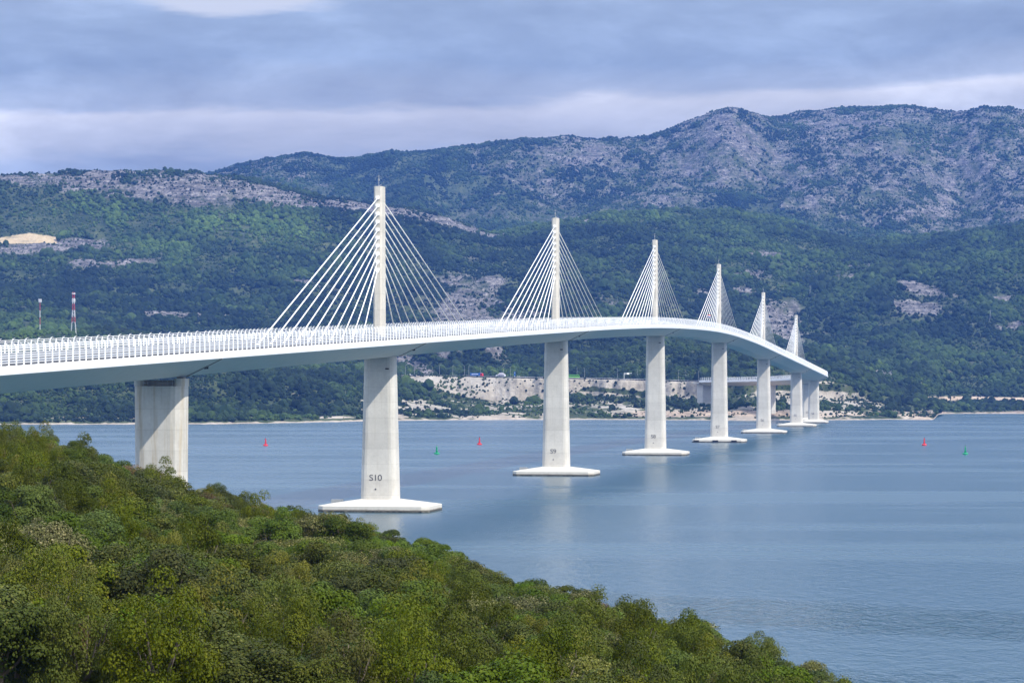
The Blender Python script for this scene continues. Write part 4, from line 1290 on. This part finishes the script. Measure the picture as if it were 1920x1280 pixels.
bark = mat('bark', (0.10, 0.08, 0.06), 0.9, build=lambda g, b: g.put(b.inputs['Base Color'], g.ramp(g.noise(objco(g), 6.0, 4, 0.6), [(0.3, (0.06, 0.045, 0.035)), (0.7, (0.16, 0.13, 0.10))])))
LM = {
    'holm_oak': leaf_mat('holm_oak_leaves', (0.0386, 0.0554, 0.0038), (0.0687, 0.0821, 0.0058), (0.1610, 0.1539, 0.0224), 0.2),
    'strawberry_tree': leaf_mat('strawberry_tree_leaves', (0.0429, 0.0718, 0.0032), (0.0665, 0.0964, 0.0051), (0.1181, 0.1436, 0.0160), 0.25),
    'juniper': leaf_mat('juniper_needles', (0.0537, 0.0739, 0.0019), (0.0816, 0.0964, 0.0026), (0.1181, 0.1231, 0.0077), 0.25),
    'tree_heath': leaf_mat('tree_heath_sprays', (0.0752, 0.0821, 0.0051), (0.1052, 0.1067, 0.0077), (0.1825, 0.1642, 0.0320), 0.25),
    'terebinth_shrub': leaf_mat('terebinth_leaves', (0.0708, 0.1210, 0.0038), (0.1074, 0.1693, 0.0058), (0.1610, 0.2155, 0.0192), 0.3),
    'flowering_shrub': leaf_mat('flowering_shrub_leaves', (0.0805, 0.0902, 0.0154), (0.1235, 0.1252, 0.0288), (0.3650, 0.3181, 0.1280), 0.2),
    'withered_shrub': leaf_mat('withered_leaves', (0.0913, 0.0636, 0.0192), (0.1288, 0.0821, 0.0288), (0.2362, 0.1436, 0.0640), 0.2),
}
STY = {'holm_oak': ('broad', 34, 12000, 0.027), 'strawberry_tree': ('broad', 28, 11000, 0.029), 'juniper': ('plume', 50, 17000, 0.021), 'tree_heath': ('plume', 44, 15000, 0.022),
       'terebinth_shrub': ('broad', 26, 9000, 0.031), 'flowering_shrub': ('broad', 32, 11000, 0.028), 'withered_shrub': ('broad', 30, 8000, 0.028)}
CROWN, TRUNK = {}, {}
for i, (kk, (st, lo_, lv, sz_)) in enumerate(STY.items()):
    CROWN[kk] = []
    for v_ in range(3):
        me = leaf_mesh(kk + '_crown', 100 * i + v_, lo_, lv, sz_, st); me.materials.append(LM[kk]); CROWN[kk].append(me)
for v_ in range(3):
    rn = random.Random(50 + v_)
    q = MB()
    q.bar((0, 0, -0.25), (0.02, 0.01, 0.25), 0.035, 7, 0.026)
    for k in range(7):
        a = k * 0.9 + rn.uniform(-.3, .3); r = rn.uniform(0.15, 0.32)
        m_ = (r * 0.5 * math.cos(a), r * 0.5 * math.sin(a), rn.uniform(0.3, 0.45)); e_ = (r * math.cos(a), r * math.sin(a), rn.uniform(0.5, 0.78))
        q.bar((0.02, 0.01, 0.2), m_, 0.018, 5, 0.012); q.bar(m_, e_, 0.012, 5, 0.004)
    me = bpy.data.meshes.new('trunk'); me.from_pydata(q.v, [], q.f); me.materials.append(bark)
    TRUNK[v_] = me

KLAB = {'holm_oak': ('dark green rounded holm oak', 'tree'), 'strawberry_tree': ('mid green leafy strawberry tree', 'tree'), 'juniper': ('deep green feathery juniper', 'tree'),
        'tree_heath': ('olive green plumed tree heath', 'shrub'), 'terebinth_shrub': ('bright fresh green shrub', 'shrub'),
        'flowering_shrub': ('pale creamy flowering shrub', 'shrub'), 'withered_shrub': ('brown withered shrub', 'shrub')}
counts = {}


def zone(px, D, E):
    f_ = (E - D) / max(E - 98, 1)
    for lim, v_ in ((0.07, 'on the headland skyline'), (0.22, 'just under the skyline'), (0.40, 'on the upper slope'), (0.60, 'on the middle slope'), (0.80, 'on the lower slope'), (9, 'at the bottom edge')):
        if f_ < lim: break
    for lim, h_ in ((90, 'at the far left'), (240, 'left of the S11 pier'), (370, 'below the S11 pier'), (520, 'right of the S11 pier'), (670, 'left of the S10 pier'), (760, 'below the S10 pier'),
                    (880, 'right of the S10 pier'), (1010, 'left of the S9 pier'), (1080, 'below the S9 pier'), (1180, 'right of the S9 pier'), (1280, 'below the S8 pier'), (1400, 'below the S7 pier'), (9999, 'at the right tip')):
        if px < lim: break
    return v_, h_.replace('the S11 pier', 'the rust streaked pier')


def plant(kk, px, D, size, hs=1.0, sink=0.0, label=None):
    P = Vector(((px - 960) / FOC * D, D, head_z(px, D) - sink))
    kl, cat = KLAB[kk]
    v_, h_ = zone(px, D, d_edge(px))
    t = bpy.data.objects.new(kk, None); COL.objects.link(t)
    t.location = P; t.rotation_euler = (random.uniform(-.05, .05), random.uniform(-.05, .05), random.uniform(0, 6.28)); t.scale = (size, size, size * hs)
    sw = 'small ' if size < 2.6 else ('large ' if size > 3.6 else '')
    lab = sw + kl + ' ' + v_ + ', ' + h_
    tag(t, lab, cat, 'scrub and trees: ' + lab)
    c = bpy.data.objects.new('crown', random.choice(CROWN[kk])); COL.objects.link(c); c.parent = t
    k = bpy.data.objects.new('trunk', random.choice(list(TRUNK.values()))); COL.objects.link(k); k.parent = t
    counts[kk] = counts.get(kk, 0) + 1


D = 92.0
rnd = random.Random(5)
while D < 300:
    step = 2.38 + 0.0028 * D
    px = -110 + rnd.uniform(-20, 20)
    while px < 1800:
        w_px = step * FOC / D
        jx = px + rnd.uniform(-.35, .35) * w_px; jD = D + rnd.uniform(-.45, .45) * step
        E = d_edge(jx)
        lowpx = HOR + FOC * (CAMH - head_z(jx, jD) - 4.5) / jD
        if jD < E + 5 and lowpx < 1300:
            X_ = (jx - 960) / FOC * jD
            n_a = float(fbm(np.array([X_ / 9.0]), np.array([jD / 12.0]), 3, 60)[0])
            n_b = float(fbm(np.array([X_ / 7.0 + 9]), np.array([jD / 9.0]), 3, 66)[0])
            r_ = rnd.random()
            if n_b > 0.30: kk = 'terebinth_shrub' if r_ < 0.65 else 'strawberry_tree'
            elif n_b < -0.34: kk = 'withered_shrub' if r_ < 0.45 else 'holm_oak'
            elif n_a > 0.14: kk = 'juniper' if r_ < 0.72 else 'tree_heath'
            elif n_a < -0.22: kk = 'flowering_shrub' if r_ < 0.5 else 'strawberry_tree'
            else: kk = ['holm_oak', 'holm_oak', 'tree_heath', 'juniper', 'flowering_shrub', 'strawberry_tree', 'terebinth_shrub', 'strawberry_tree'][int(r_ * 8)]
            sz = {'holm_oak': 4.3, 'strawberry_tree': 4.0, 'juniper': 4.1, 'tree_heath': 3.7, 'terebinth_shrub': 3.4, 'flowering_shrub': 3.5, 'withered_shrub': 3.1}[kk] * rnd.uniform(0.55, 1.18)
            hs_ = {'juniper': 1.12, 'tree_heath': 1.05}.get(kk, 0.95) * rnd.uniform(0.85, 1.15)
            if jD > E - 16:
                sz = min(sz, 3.5); hs_ = min(hs_, 3.25 / sz)
            hs_ = min(hs_, 4.7 / sz)
            plant(kk, jx, jD, sz, hs_)
        px += w_px
    D += step * 0.93
print('headland plants', counts, sum(counts.values()))

# ---------------------------------------------------------------- sea haze
hz = MB().box((0, 3400, 329), (7600, 7600, 662)).build('haze', None)
zmax = float(GZ.max()) + 20
hz.data.transform(Matrix.Identity(4))
for v in hz.data.vertices:
    v.co.z = -8.5 if v.co.z < 100 else zmax
hm = bpy.data.materials.new('sea_haze'); hm.use_nodes = True
nt = hm.node_tree; nt.nodes.clear()
pv = nt.nodes.new('ShaderNodeVolumePrincipled'); pv.inputs['Color'].default_value = (0.13, 0.33, 0.95, 1); pv.inputs['Density'].default_value = 6.0e-5; pv.inputs['Anisotropy'].default_value = 0.2
oo = nt.nodes.new('ShaderNodeOutputMaterial'); nt.links.new(pv.outputs[0], oo.inputs['Volume'])
hz.data.materials.append(hm)
tag(hz, 'thin blue haze over the channel and hills', 'haze', kind='stuff')
